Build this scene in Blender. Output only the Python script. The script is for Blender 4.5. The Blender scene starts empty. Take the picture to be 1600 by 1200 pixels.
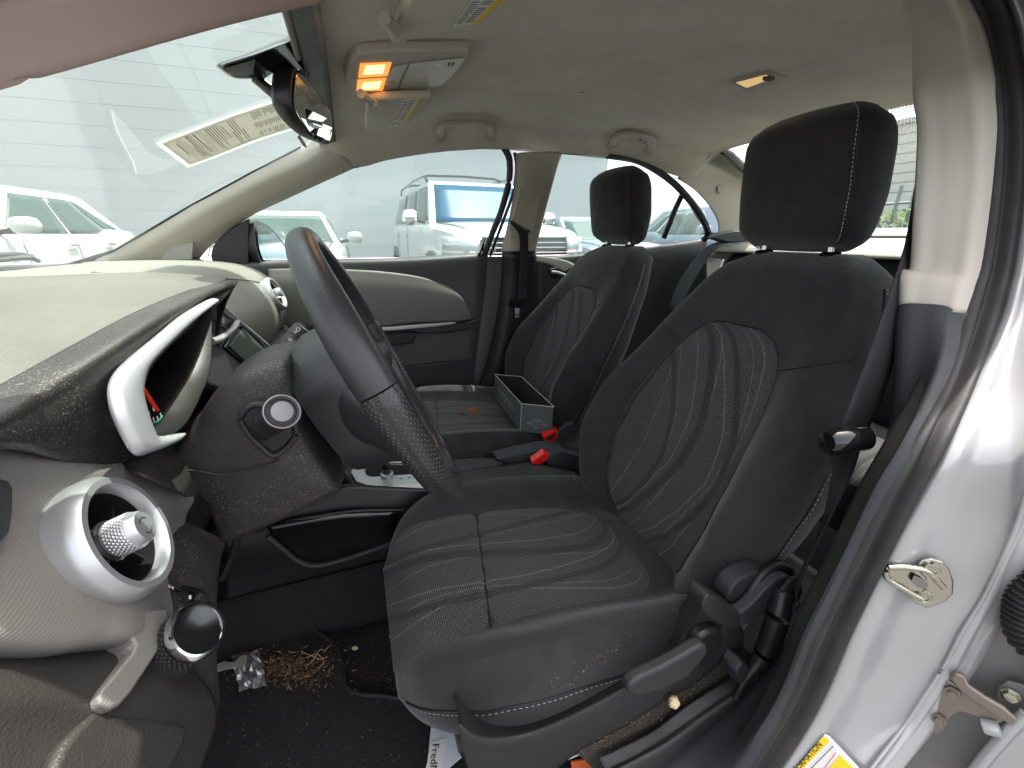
import bpy, bmesh, math, random
from mathutils import Vector, Matrix
R = math.radians
random.seed(7)
sc = bpy.context.scene
col = sc.collection
# ---------------------------------------------------------------- camera
CAM = Vector((0, -1.0, 1.07)); FPX = 650.0; PSI = R(20.3); TH = R(19.6)
HZ = Vector((math.sin(PSI), math.cos(PSI), 0)); RT = Vector((math.cos(PSI), -math.sin(PSI), 0))
FW = HZ * math.cos(TH) - Vector((0, 0, 1)) * math.sin(TH)
UP = HZ * math.sin(TH) + Vector((0, 0, 1)) * math.cos(TH)
cd = bpy.data.cameras.new('camera'); cam = bpy.data.objects.new('camera', cd); col.objects.link(cam)
cd.sensor_width = 36; cd.lens = FPX * 36 / 1600; cd.clip_end = 500; cd.clip_start = .02
m = Matrix((RT, UP, -FW)).transposed().to_4x4(); m.translation = CAM; cam.matrix_world = m
sc.camera = cam
# ---------------------------------------------------------------- sky, sun, exposure
SUN_EL, SUN_AZ = R(73), R(-155)       # azimuth of the light's travel, from +X towards +Y
w = bpy.data.worlds.new('World'); sc.world = w; w.use_nodes = True
nt = w.node_tree; bg = nt.nodes['Background']; sk = nt.nodes.new('ShaderNodeTexSky')
sk.sky_type = 'NISHITA'; sk.sun_disc = False; sk.dust_density = 4; sk.air_density = .8; sk.ozone_density = .3; sk.sun_elevation = SUN_EL
sd = Vector((-math.cos(SUN_AZ), -math.sin(SUN_AZ), 0))
sk.sun_rotation = math.atan2(sd.x, sd.y)
hs = nt.nodes.new('ShaderNodeHueSaturation'); hs.inputs['Saturation'].default_value = .38      # thin white cloud washes the blue out
tnt = nt.nodes.new('ShaderNodeMix'); tnt.data_type = 'RGBA'; tnt.blend_type = 'MULTIPLY'; tnt.inputs['Factor'].default_value = 1; tnt.inputs['B'].default_value = (1.0, .975, .94, 1)
nt.links.new(sk.outputs[0], hs.inputs['Color']); nt.links.new(hs.outputs[0], tnt.inputs['A']); nt.links.new(tnt.outputs['Result'], bg.inputs[0]); bg.inputs[1].default_value = .15
sl = bpy.data.lights.new('sun', 'SUN'); sl.energy = 2.0; sl.angle = R(.5); sl.color = (1, .95, .88)
so = bpy.data.objects.new('sun', sl); col.objects.link(so)
ld = Vector((math.cos(SUN_AZ) * math.cos(SUN_EL), math.sin(SUN_AZ) * math.cos(SUN_EL), -math.sin(SUN_EL)))
so.rotation_euler = ld.to_track_quat('-Z', 'Y').to_euler(); so.location = (0, 0, 6)
sc.view_settings.view_transform = 'Standard'; sc.view_settings.look = 'None'
sc.view_settings.exposure = 2.3; sc.view_settings.gamma = 1
sc.view_settings.use_curve_mapping = False
sc.render.engine = 'CYCLES'
sc.cycles.max_bounces = 10; sc.cycles.diffuse_bounces = 6; sc.cycles.glossy_bounces = 4
sc.cycles.transparent_max_bounces = 16; sc.cycles.caustics_reflective = False; sc.cycles.caustics_refractive = False
sc.cycles.sample_clamp_indirect = 6
try:
    sc.cycles.use_denoising = True
except Exception:
    pass

# ---------------------------------------------------------------- helpers
def at(px, py, X=None, Y=None, Z=None, pl=None):
    d = FW * FPX + RT * (px - 800) + UP * (600 - py)
    if X is not None: t = (X - CAM.x) / d.x
    elif Y is not None: t = (Y - CAM.y) / d.y
    elif Z is not None: t = (Z - CAM.z) / d.z
    else: t = (Vector(pl[0]) - CAM).dot(Vector(pl[1])) / d.dot(Vector(pl[1]))
    return CAM + d * t
def ats(pts, **k): return [at(x, y, **k) for x, y in pts]
def at3(pts): return [at(p[0], p[1], Y=p[2]) for p in pts]     # pixel and lateral distance
def cr(pts, n, closed=False):
    """resample a polyline with a Catmull-Rom curve, n points"""
    P = [Vector(p) for p in pts]; L = len(P); out = []
    segs = L if closed else L - 1
    for i in range(n):
        t = i / n * segs if closed else i / (n - 1) * segs
        k = min(int(t), segs - 1); f = t - k
        if closed: a, b, c, d = P[(k - 1) % L], P[k % L], P[(k + 1) % L], P[(k + 2) % L]
        else:
            b, c = P[k], P[k + 1]
            a = P[k - 1] if k > 0 else b * 2 - c
            d = P[k + 2] if k + 2 < L else c * 2 - b
        out.append(.5 * ((2 * b) + (c - a) * f + (2 * a - 5 * b + 4 * c - d) * f * f + (3 * b - a - 3 * c + d) * f ** 3))
    return out
def lerp(tab, x):
    if x <= tab[0][0]: return tab[0][1]
    for (x0, y0), (x1, y1) in zip(tab, tab[1:]):
        if x <= x1:
            return y0 + (y1 - y0) * (x - x0) / (x1 - x0)
    return tab[-1][1]
def sm(tab, x):                                   # smoothed table look-up
    h = .012
    return (lerp(tab, x - h) + lerp(tab, x) * 2 + lerp(tab, x + h)) / 4
def ss(a, b, x):
    t = max(0, min(1, (x - a) / (b - a))); return t * t * (3 - 2 * t)
PARENT_INV = {}
def obj(name, vs, fs, mat=None, parent=None, smooth=True, uv=None, bevel=0, seg=2, solid=0, sub=0, off=-1):
    me = bpy.data.meshes.new(name); me.from_pydata([tuple(v) for v in vs], [], fs); me.update()
    if uv:
        l = me.uv_layers.new(name='UVMap')
        for lp in me.loops: l.data[lp.index].uv = uv[lp.vertex_index]
    bm = bmesh.new(); bm.from_mesh(me); bmesh.ops.remove_doubles(bm, verts=bm.verts, dist=1e-6)
    bmesh.ops.recalc_face_normals(bm, faces=bm.faces) if not solid else None
    bm.to_mesh(me); bm.free()
    if mat: me.materials.append(mat)
    if smooth:
        for p in me.polygons: p.use_smooth = True
    o = bpy.data.objects.new(name, me); col.objects.link(o)
    if parent is not None:
        o.parent = parent; o.matrix_parent_inverse = Matrix.Translation(parent_loc(parent)).inverted()
    if solid:
        q = o.modifiers.new('solid', 'SOLIDIFY'); q.thickness = solid; q.offset = off
    if bevel:
        q = o.modifiers.new('bevel', 'BEVEL'); q.width = bevel; q.segments = seg; q.limit_method = 'ANGLE'; q.angle_limit = R(35)
        q.harden_normals = False
    if sub:
        q = o.modifiers.new('sub', 'SUBSURF'); q.levels = sub; q.render_levels = sub
    if smooth and not sub:
        try: me.set_sharp_from_angle(angle=R(42))
        except Exception: pass
    return o
def parent_loc(o):
    return Vector(o.location) if o.type == 'EMPTY' else Vector()
def thing(name, label, cat, loc=(0, 0, 0), group=None):
    o = bpy.data.objects.new(name, None); col.objects.link(o); o.location = loc; o.empty_display_size = .05
    o['label'] = label; o['category'] = cat
    if group: o['group'] = group
    return o
def tag(o, label, cat, group=None, kind=None):
    if label: o['label'] = label
    if cat: o['category'] = cat
    if group: o['group'] = group
    if kind: o['kind'] = kind
    return o
def grid(rows, closed=False):
    """rows of equal length -> verts, faces, uv in metres"""
    vs, fs, uv = [], [], []; nr, nc = len(rows), len(rows[0]); v = 0
    for i, r in enumerate(rows):
        if i: v += (rows[i][nc // 2] - rows[i - 1][nc // 2]).length
        u = 0
        for j, p in enumerate(r):
            if j: u += (r[j] - r[j - 1]).length
            vs.append(p); uv.append((u, v))
    for i in range(nr - 1):
        for j in range(nc if closed else nc - 1):
            k = (j + 1) % nc
            fs.append((i * nc + j, i * nc + k, (i + 1) * nc + k, (i + 1) * nc + j))
    return vs, fs, uv
def patch(name, rows, mat, parent=None, nu=24, nv=24, thick=.003, bevel=0, **k):
    rr = [cr(r, nu) for r in rows]
    cols = [cr([r[j] for r in rr], nv) for j in range(nu)]
    rr = [[cols[j][i] for j in range(nu)] for i in range(nv)]
    vs, fs, uv = grid(rr)
    return obj(name, vs, fs, mat, parent, uv=uv, solid=thick, bevel=bevel, off=k.pop('off', 0), **k)
def loft(name, rings, mat, parent=None, caps=True, **k):
    vs, fs, uv = grid(rings, True); n = len(rings[0])
    if caps:
        fs = fs + [tuple(range(n))[::-1], tuple(range((len(rings) - 1) * n, len(rings) * n))]
    return obj(name, vs, fs, mat, parent, uv=uv, **k)
def frame(d, up=(0, 0, 1)):
    d = d.normalized(); u = Vector(up)
    if abs(d.dot(u)) > .97: u = Vector((1, 0, 0))
    a = u.cross(d).normalized(); return a, d.cross(a).normalized()
def tube(name, pts, r, mat, parent=None, n=10, res=None, prof=None, up=(0, 0, 1), closed=False, caps=True, **k):
    P = cr(pts, res, closed) if res else [Vector(p) for p in pts]
    rings = []; L = len(P)
    for i, p in enumerate(P):
        d = (P[(i + 1) % L] - P[(i - 1) % L]) if closed else (P[min(i + 1, L - 1)] - P[max(i - 1, 0)])
        a, b = frame(d, up)
        if isinstance(r, (list, tuple)): rr = lerp([(j / (len(r) - 1), q) for j, q in enumerate(r)], i / (L - 1))
        else: rr = r(i / (L - 1)) if callable(r) else r
        if prof: rings.append([p + a * (x * rr) + b * (y * rr) for x, y in prof])
        else: rings.append([p + a * (rr * math.cos(t * 2 * math.pi / n)) + b * (rr * math.sin(t * 2 * math.pi / n)) for t in range(n)])
    if closed: rings.append(rings[0]); caps = False
    return loft(name, rings, mat, parent, caps=caps, **k)
def slab(name, outline, ext, mat, parent=None, bevel=.002, seg=2, **k):
    n = len(outline); e = Vector(ext)
    vs = [Vector(p) for p in outline] + [Vector(p) + e for p in outline]
    fs = [tuple(range(n)), tuple(range(2 * n - 1, n - 1, -1))] + [(i, i + n, (i + 1) % n + n, (i + 1) % n) for i in range(n)]
    return obj(name, vs, fs, mat, parent, bevel=bevel, seg=seg, **k)
def lathe(name, prof, org, axis, mat, parent=None, n=32, ref=(0, 0, 1), caps=False, sx=1, sy=1, **k):
    a, b = frame(Vector(axis), ref); ax = Vector(axis).normalized(); org = Vector(org); prof = [(.00003 if r == .001 else r, h) for r, h in prof]
    rings = [[org + ax * h + a * (r * sx * math.cos(2 * math.pi * t / n)) + b * (r * sy * math.sin(2 * math.pi * t / n)) for t in range(n)] for r, h in prof]
    return loft(name, rings, mat, parent, caps=caps, **k)
def box(name, c, size, mat, parent=None, rot=None, bevel=.002, **k):
    c = Vector(c); sx, sy, sz = [q / 2 for q in size]
    M = rot if rot is not None else Matrix.Identity(3)
    vs = [c + M @ Vector((x * sx, y * sy, z * sz)) for x in (-1, 1) for y in (-1, 1) for z in (-1, 1)]
    fs = [(0, 1, 3, 2), (4, 6, 7, 5), (0, 4, 5, 1), (2, 3, 7, 6), (0, 2, 6, 4), (1, 5, 7, 3)]
    return obj(name, vs, fs, mat, parent, bevel=bevel, **k)
def multi(name, polys, mat, parent=None, **k):
    vs, fs = [], []
    for p in polys:
        b = len(vs); vs += p; fs.append(tuple(range(b, b + len(p))))
    return obj(name, vs, fs, mat, parent, smooth=False, **k)
def quad_strip(name, L, Rr, mat, parent=None, n=None, thick=.002, **k):
    n = n or 24
    return patch(name, [[a, (a + b) / 2, b] for a, b in zip(L, Rr)], mat, parent, nu=5, nv=n, thick=thick, **k)
def text(name, s, org, xd, yd, h, mat, parent=None, depth=.0002, align='LEFT'):
    cu = bpy.data.curves.new(name, 'FONT'); cu.body = s; cu.size = h; cu.extrude = depth; cu.align_x = align; cu.resolution_u = 2
    t = bpy.data.objects.new(name, cu); col.objects.link(t)
    me = bpy.data.meshes.new_from_object(t.evaluated_get(bpy.context.evaluated_depsgraph_get()))
    bpy.data.objects.remove(t); bpy.data.curves.remove(cu)
    xd = Vector(xd).normalized(); z = xd.cross(Vector(yd)).normalized(); y = z.cross(xd)
    M = Matrix((xd, y, z)).transposed().to_4x4(); M.translation = Vector(org)
    me.transform(M); me.materials.clear(); me.materials.append(mat)
    o = bpy.data.objects.new(name, me); col.objects.link(o)
    if parent is not None:
        o.parent = parent; o.matrix_parent_inverse = Matrix.Translation(parent_loc(parent)).inverted()
    return o
def stitches(name, pts, mat, parent, step=.0065, ln=.004, r=.00045, n=200):
    P = cr(pts, n); rings = []; vs = []; fs = []; acc = 0; s = 0
    segs = []
    start = P[0]
    for a, b in zip(P, P[1:]):
        d = (b - a).length; acc += d
        if acc > step:
            t = (b - a).normalized(); segs.append((b, b + t * ln)); acc = 0
    for a, b in segs:
        x, y = frame(b - a); k = len(vs)
        for q in (a, b):
            for c in range(4):
                an = c * math.pi / 2; vs.append(q + x * r * math.cos(an) + y * r * math.sin(an))
        fs += [(k + c, k + (c + 1) % 4, k + 4 + (c + 1) % 4, k + 4 + c) for c in range(4)] + [(k, k + 1, k + 2, k + 3), (k + 7, k + 6, k + 5, k + 4)]
    return obj(name, vs, fs, mat, parent, smooth=False)

# ---------------------------------------------------------------- materials
def mat(name, c, rough=.5, metal=0, bump=0, bscale=400, dust=0, dscale=900, dcol=(.32, .28, .22), var=0, vscale=6, spec=.5, coat=0, sheen=0, smear=0, emis=None, es=0, btype='noise', thr=.62, trans=0, wr=0):
    m = bpy.data.materials.new(name); m.use_nodes = True; n = m.node_tree.nodes; l = m.node_tree.links
    p = n['Principled BSDF']; p.inputs['Base Color'].default_value = (*c, 1); p.inputs['Roughness'].default_value = rough
    p.inputs['Metallic'].default_value = metal; p.inputs['Specular IOR Level'].default_value = spec
    p.inputs['Coat Weight'].default_value = coat; p.inputs['Coat Roughness'].default_value = .08
    p.inputs['Sheen Weight'].default_value = sheen; p.inputs['Sheen Roughness'].default_value = .5
    if trans: p.inputs['Transmission Weight'].default_value = trans
    if emis: p.inputs['Emission Color'].default_value = (*emis, 1); p.inputs['Emission Strength'].default_value = es
    tc = n.new('ShaderNodeTexCoord'); cur = None
    def mixc(fac, b, prev, mode='MIX'):
        x = n.new('ShaderNodeMix'); x.data_type = 'RGBA'; x.blend_type = mode
        l.new(fac, x.inputs['Factor'])
        if prev is None: x.inputs['A'].default_value = (*c, 1)
        else: l.new(prev, x.inputs['A'])
        x.inputs['B'].default_value = (*b, 1); return x.outputs['Result']
    def noise(s, d=3, r=.5):
        q = n.new('ShaderNodeTexNoise'); q.inputs['Scale'].default_value = s; q.inputs['Detail'].default_value = d; q.inputs['Roughness'].default_value = r
        l.new(tc.outputs['Object'], q.inputs['Vector']); return q.outputs['Fac']
    def ramp(x, a, b, hi=1):
        q = n.new('ShaderNodeMapRange'); q.inputs[1].default_value = a; q.inputs[2].default_value = b; q.inputs[4].default_value = hi
        l.new(x, q.inputs[0]); return q.outputs[0]
    if var:
        cur = mixc(ramp(noise(vscale, 5, .6), .35, .75, var), tuple(q * .55 for q in c), cur)
        cur = mixc(ramp(noise(vscale * 2.7, 4, .6), .55, .8, var * .6), tuple(min(1, q * 1.5 + .01) for q in c), cur)
    if smear:
        cur = mixc(ramp(noise(9, 6, .7), .42, .75, smear), dcol, cur)
    if dust:
        f = ramp(noise(dscale, 2, .7), thr, thr + .06, 1)
        g = ramp(noise(13, 4, .6), .35, .62, dust)
        mu = n.new('ShaderNodeMath'); mu.operation = 'MULTIPLY'; l.new(f, mu.inputs[0]); l.new(g, mu.inputs[1])
        cur = mixc(mu.outputs[0], dcol, cur)
    if cur is not None: l.new(cur, p.inputs['Base Color'])
    if bump:
        if btype == 'noise': src = noise(bscale, 3, .6)
        elif btype == 'voronoi':
            q = n.new('ShaderNodeTexVoronoi'); q.inputs['Scale'].default_value = bscale; l.new(tc.outputs['Object'], q.inputs['Vector']); src = q.outputs['Distance']
        b = n.new('ShaderNodeBump'); b.inputs['Strength'].default_value = bump; b.inputs['Distance'].default_value = .0015
        l.new(src, b.inputs['Height']); l.new(b.outputs[0], p.inputs['Normal'])
        if wr:
            b2 = n.new('ShaderNodeBump'); b2.inputs['Strength'].default_value = wr; b2.inputs['Distance'].default_value = .012
            l.new(noise(15, 3, .55), b2.inputs['Height']); l.new(b2.outputs[0], b.inputs['Normal'])
    if rough > .2 and metal < .5:
        rr = ramp(noise(24, 4), .3, .7, 1); mm = n.new('ShaderNodeMapRange'); mm.inputs[3].default_value = rough * .88; mm.inputs[4].default_value = min(1, rough * 1.12)
        l.new(rr, mm.inputs[0]); l.new(mm.outputs[0], p.inputs['Roughness'])
    return m
def weave(name, c, c2, su, sv, bump=.5, lines=False, diag=False, rough=.75, smear=0, linecol=(.42, .42, .42), ob=None):
    """woven / ribbed surface driven by the UVs (metres)"""
    m = bpy.data.materials.new(name); m.use_nodes = True; n = m.node_tree.nodes; l = m.node_tree.links
    p = n['Principled BSDF']; p.inputs['Roughness'].default_value = rough; p.inputs['Sheen Weight'].default_value = .15 if lines else 0
    uvn = n.new('ShaderNodeUVMap'); sp = n.new('ShaderNodeSeparateXYZ'); l.new(uvn.outputs[0], sp.inputs[0])
    def M(op, a, b=None, v=None):
        q = n.new('ShaderNodeMath'); q.operation = op
        for i, x in enumerate((a, b)):
            if x is None: continue
            if isinstance(x, (int, float)): q.inputs[i].default_value = x
            else: l.new(x, q.inputs[i])
        return q.outputs[0]
    U, V = sp.outputs[0], sp.outputs[1]
    if ob is not None:
        so_ = n.new('ShaderNodeSeparateXYZ'); tco = n.new('ShaderNodeTexCoord'); l.new(tco.outputs['Object'], so_.inputs[0]); U, V = so_.outputs[ob[0]], so_.outputs[ob[1]]
    a = M('SINE', M('MULTIPLY', U, su * 2 * math.pi)); b = M('SINE', M('MULTIPLY', V, sv * 2 * math.pi))
    if diag:
        a = M('SINE', M('MULTIPLY', M('ADD', U, V), su * 2 * math.pi)); b = M('SINE', M('MULTIPLY', M('SUBTRACT', U, V), sv * 2 * math.pi))
    h = M('MULTIPLY', a, b) if sv else a
    hh = M('ADD', M('MULTIPLY', h, .5), .5)
    nz = n.new('ShaderNodeTexNoise'); nz.inputs['Scale'].default_value = 7; nz.inputs['Detail'].default_value = 4
    tc = n.new('ShaderNodeTexCoord'); l.new(tc.outputs['Object'], nz.inputs['Vector'])
    def mix(f, A, B):
        x = n.new('ShaderNodeMix'); x.data_type = 'RGBA'
        if isinstance(f, (int, float)): x.inputs['Factor'].default_value = f
        else: l.new(f, x.inputs['Factor'])
        for k, q in (('A', A), ('B', B)):
            if isinstance(q, tuple): x.inputs[k].default_value = (*q, 1)
            else: l.new(q, x.inputs[k])
        return x.outputs['Result']
    dots = n.new('ShaderNodeMapRange'); dots.inputs[1].default_value = .55; dots.inputs[2].default_value = .8; l.new(hh, dots.inputs[0])
    base = mix(dots.outputs[0], c, c2)
    if lines:
        # a few wavy yarn lines that run along V
        for (u0, am, fr, ph, wd, lc) in ((.05, .022, 9, .3, .0017, 1), (.075, .024, 8, 1.2, .0012, 1), (.115, .024, 9.5, 2.2, .0018, 1), (.15, .022, 8.5, .8, .0013, 1), (.205, .024, 9, 1.7, .0018, 1), (.232, .018, 10, 2.6, .0011, 1), (.265, .024, 8, .1, .0012, 1),
                                     (.095, .03, 7, 2.9, .007, 0), (.18, .035, 7.5, 1.9, .010, 0), (.25, .03, 8, 3.3, .007, 0)):
            cx = M('ADD', M('MULTIPLY', M('SINE', M('ADD', M('MULTIPLY', V, fr), ph)), am), u0)
            dd = M('ABSOLUTE', M('SUBTRACT', U, cx))
            ins = M('LESS_THAN', dd, wd)
            if lc: base = mix(M('MULTIPLY', ins, M('ADD', M('MULTIPLY', dots.outputs[0], .7), .08)), base, linecol)
            else: base = mix(M('MULTIPLY', ins, .85), base, tuple(q * .7 for q in c))
    if smear:
        mr = n.new('ShaderNodeMapRange'); mr.inputs[1].default_value = .4; mr.inputs[2].default_value = .75; mr.inputs[4].default_value = smear
        l.new(nz.outputs[0], mr.inputs[0]); base = mix(mr.outputs[0], base, tuple(q * .6 for q in c))
    l.new(base, p.inputs['Base Color'])
    bp = n.new('ShaderNodeBump'); bp.inputs['Strength'].default_value = bump; bp.inputs['Distance'].default_value = .0012
    l.new(h, bp.inputs['Height']); l.new(bp.outputs[0], p.inputs['Normal'])
    return m
def glass(name, tint=(.80, .9, .85), rough=0.0, refl=1.0, film=None):
    m = bpy.data.materials.new(name); m.use_nodes = True; n = m.node_tree.nodes; l = m.node_tree.links
    n.remove(n['Principled BSDF']); out = n['Material Output']
    t = n.new('ShaderNodeBsdfTransparent'); t.inputs[0].default_value = (*tint, 1)
    g = n.new('ShaderNodeBsdfGlossy'); g.inputs['Roughness'].default_value = rough
    fr = n.new('ShaderNodeLayerWeight'); pw = n.new('ShaderNodeMath'); pw.operation = 'POWER'; pw.inputs[1].default_value = 4.5; l.new(fr.outputs['Facing'], pw.inputs[0])
    rm = n.new('ShaderNodeMath'); rm.operation = 'MULTIPLY_ADD'; rm.inputs[1].default_value = .9 * refl; rm.inputs[2].default_value = .05 * refl; l.new(pw.outputs[0], rm.inputs[0])
    mx = n.new('ShaderNodeMixShader'); l.new(rm.outputs[0], mx.inputs[0]); l.new(t.outputs[0], mx.inputs[1]); l.new(g.outputs[0], mx.inputs[2])
    last = mx
    if film:                                      # pale veil mixed over the glass, in its own colour
        d = n.new('ShaderNodeBsdfDiffuse'); d.inputs[0].default_value = (*film[0], 1)
        tr = n.new('ShaderNodeBsdfTranslucent'); tr.inputs[0].default_value = (*film[0], 1)
        ad = n.new('ShaderNodeMixShader'); ad.inputs[0].default_value = .5; l.new(d.outputs[0], ad.inputs[1]); l.new(tr.outputs[0], ad.inputs[2])
        tc = n.new('ShaderNodeTexCoord'); nz = n.new('ShaderNodeTexNoise'); nz.inputs['Scale'].default_value = 2.5; nz.inputs['Detail'].default_value = 5
        l.new(tc.outputs['Object'], nz.inputs['Vector'])
        mr = n.new('ShaderNodeMapRange'); mr.inputs[1].default_value = .3; mr.inputs[2].default_value = .7; mr.inputs[3].default_value = film[1] * .4; mr.inputs[4].default_value = film[1]
        l.new(nz.outputs[0], mr.inputs[0])
        m2 = n.new('ShaderNodeMixShader'); l.new(mr.outputs[0], m2.inputs[0]); l.new(mx.outputs[0], m2.inputs[1]); l.new(ad.outputs[0], m2.inputs[2]); last = m2
    l.new(last.outputs[0], out.inputs[0])
    return m
MT = dict(
    head=mat('headliner_fabric', (.68, .625, .55), .95, bump=.5, bscale=600, var=.32, vscale=4, sheen=.2, smear=.28, dcol=(.36, .30, .23)),
    visor=mat('visor_vinyl', (.60, .56, .48), .75, bump=.2, bscale=500),
    beige=mat('beige_plastic', (.48, .44, .38), .5, bump=.15, bscale=900, var=.08, vscale=5),
    beige2=mat('pale_grey_plastic', (.36, .335, .30), .48, bump=.12, bscale=800, dust=.25),
    pad=weave('ribbed_dash_pad', (.115, .110, .096), (.14, .133, .115), 330, 330, bump=.45, rough=.7, smear=.6, ob=(0, 1)),
    panel=weave('ribbed_vent_panel', (.175, .165, .150), (.20, .19, .172), 400, 0, bump=.12, rough=.6, smear=.1, ob=(2, 1)),
    dark=mat('dark_grained_plastic', (.022, .022, .023), .48, bump=.45, bscale=650, dust=.5, dscale=700, thr=.66),
    dusty=mat('dusty_black_plastic', (.024, .022, .02), .5, bump=.45, bscale=600, dust=1.0, dscale=520, thr=.6, dcol=(.27, .24, .20), smear=.06),
    warm=mat('dark_brown_grained_plastic', (.027, .0255, .023), .42, bump=.55, bscale=420, smear=.12, dcol=(.09, .085, .075)),
    black=mat('black_plastic', (.012, .012, .013), .4, bump=.1, bscale=500),
    gloss=mat('glossy_black_plastic', (.008, .008, .009), .12, coat=.4),
    slate=mat('slate_grey_trim', (.030, .033, .038), .6, bump=.35, bscale=380, dust=.2, dscale=500, thr=.7),
    grey=mat('grey_door_plastic', (.075, .075, .072), .5, bump=.3, bscale=500),
    seat=mat('black_knit_fabric', (.0165, .0158, .0168), .85, wr=.35, bump=.25, bscale=1500, sheen=.28, var=.2, vscale=10, dust=.16, dscale=260, thr=.74, dcol=(.16, .15, .14)),
    insert=weave('woven_seat_insert', (.017, .017, .0175), (.15, .15, .152), 135, 135, bump=.9, lines=True, diag=True),
    carpet=mat('black_carpet', (.012, .012, .013), .98, bump=1, bscale=900, dust=.5, dscale=210, thr=.72, dcol=(.22, .2, .17), var=.3, vscale=14),
    rubber=mat('black_rubber', (.015, .014, .015), .6, bump=.15, bscale=120, var=.3, vscale=9, smear=.08),
    belt=mat('woven_belt', (.016, .0155, .018), .75, bump=.6, bscale=900),
    beltg=mat('grey_woven_belt', (.11, .125, .14), .7, bump=.5, bscale=900),
    silver=mat('satin_silver_plastic', (.52, .53, .54), .36, metal=.7),
    silver2=mat('bright_silver_plastic', (.52, .53, .54), .33, metal=.55),
    chrome=mat('chrome', (.85, .85, .86), .06, metal=1),
    zinc=mat('yellow_zinc_metal', (.50, .485, .41), .22, metal=1, bump=.6, bscale=90),
    brownmetal=mat('painted_hinge_metal', (.26, .22, .19), .38, metal=.65, bump=.3, bscale=80),
    paint=mat('silver_car_paint', (.43, .43, .43), .24, metal=.25, coat=.7, var=.08, vscale=3, dust=.6, dscale=90, thr=.74, dcol=(.14, .13, .12)),
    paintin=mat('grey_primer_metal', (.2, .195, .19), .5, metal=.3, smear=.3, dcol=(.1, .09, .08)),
    white=mat('white_car_paint', (.50, .51, .505), .25, coat=.8),
    wgrey=mat('white_sticker_paper', (.72, .72, .70), .6),
    paper=mat('white_paper', (.62, .66, .70), .55),
    cream=mat('cream_sticker_paper', (.60, .56, .47), .6),
    yellow=mat('yellow_label', (.85, .56, .01), .5),
    red=mat('red_plastic', (.75, .015, .012), .3),
    redline=mat('red_print', (.7, .05, .03), .5),
    ink=mat('black_ink', (.02, .02, .02), .6),
    inkg=mat('grey_ink', (.2, .19, .16), .6),
    inkw=mat('white_ink', (.75, .75, .75), .5),
    boxout=mat('grey_card', (.085, .095, .095), .42, bump=.1, bscale=500, var=.1, vscale=20),
    boxedge=mat('silver_card_edge', (.34, .37, .37), .4),
    boxin=mat('black_felt_card', (.01, .01, .012), .9),
    orange=mat('orange_card', (.75, .16, .05), .5),
    foil=mat('crumpled_foil', (.45, .45, .46), .38, metal=.8, bump=1, bscale=120),
    bits=mat('dry_leaf_bits', (.16, .095, .045), .85, var=.6, vscale=60),
    straw=mat('dry_straw', (.42, .28, .16), .8),
    popcorn=mat('cream_crumb', (.72, .58, .34), .7, bump=.6, bscale=150),
    mirror=mat('mirror_glass', (.8, .83, .82), .02, metal=1),
    dial=mat('dark_dial', (.010, .010, .011), .35, dust=.5, dscale=400, thr=.72),
    needle=mat('red_needle', (.8, .03, .02), .35),
    teal=mat('teal_ring', (.02, .25, .18), .5),
    thread=mat('pale_thread', (.38, .38, .38), .7),
    screen=mat('dusty_screen', (.05, .07, .06), .18, smear=.5, dcol=(.14, .17, .14)),
    amber=mat('lit_amber_lens', (.9, .5, .2), .4, emis=(1, .30, .05), es=.26),
    glow=mat('glowing_bulb', (1, .8, .5), .4, emis=(1, .62, .22), es=.55),
    lens=mat('clear_lamp_lens', (.55, .52, .45), .25),
    lamp2=mat('dim_lit_lens', (.8, .6, .35), .4, emis=(1, .62, .26), es=.12),
    asphalt=mat('asphalt', (.09, .09, .088), .9, bump=.6, bscale=60, var=.3, vscale=.8),
    conc=mat('pale_wall_panel', (.56, .565, .57), .85, bump=.2, bscale=40, var=.05, vscale=.6),
    tyre=mat('tyre_rubber', (.02, .02, .02), .8), rim=mat('alloy_rim', (.6, .6, .62), .3, metal=.8),
    cglass=mat('sky_blue_car_glass', (.015, .075, .14), .10, spec=.25), cgreen=mat('green_car_glass', (.04, .075, .07), .06, spec=.5),  # cglass: blue base colour stands in for the sky reflected in the panes
    lampc=mat('headlamp_lens', (.62, .64, .64), .1, metal=.3, coat=1, bump=.6, bscale=25), bamber=mat('amber_marker', (.85, .28, .05), .2, coat=.5),
    bluegrey=mat('blue_grey_paint', (.16, .22, .28), .3, coat=.8), fence=mat('green_grey_fence', (.12, .17, .16), .6), yell2=mat('yellow_machine_paint', (.6, .42, .03), .5),
    green=mat('hedge_leaves', (.08, .14, .04), .8), gbldg=mat('distant_block_wall', (.42, .42, .40), .9), blue=mat('blue_tarp', (.05, .2, .45), .6),
    wind=glass('windshield_glass', (.80, .90, .85), refl=.8, film=((.62, .72, .66), .06)), side=glass('side_glass', (.86, .93, .91), film=((.6, .68, .66), .12)),
    rearg=glass('rear_glass', (.8, .88, .84), film=((.6, .68, .62), .012)),
)

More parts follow.
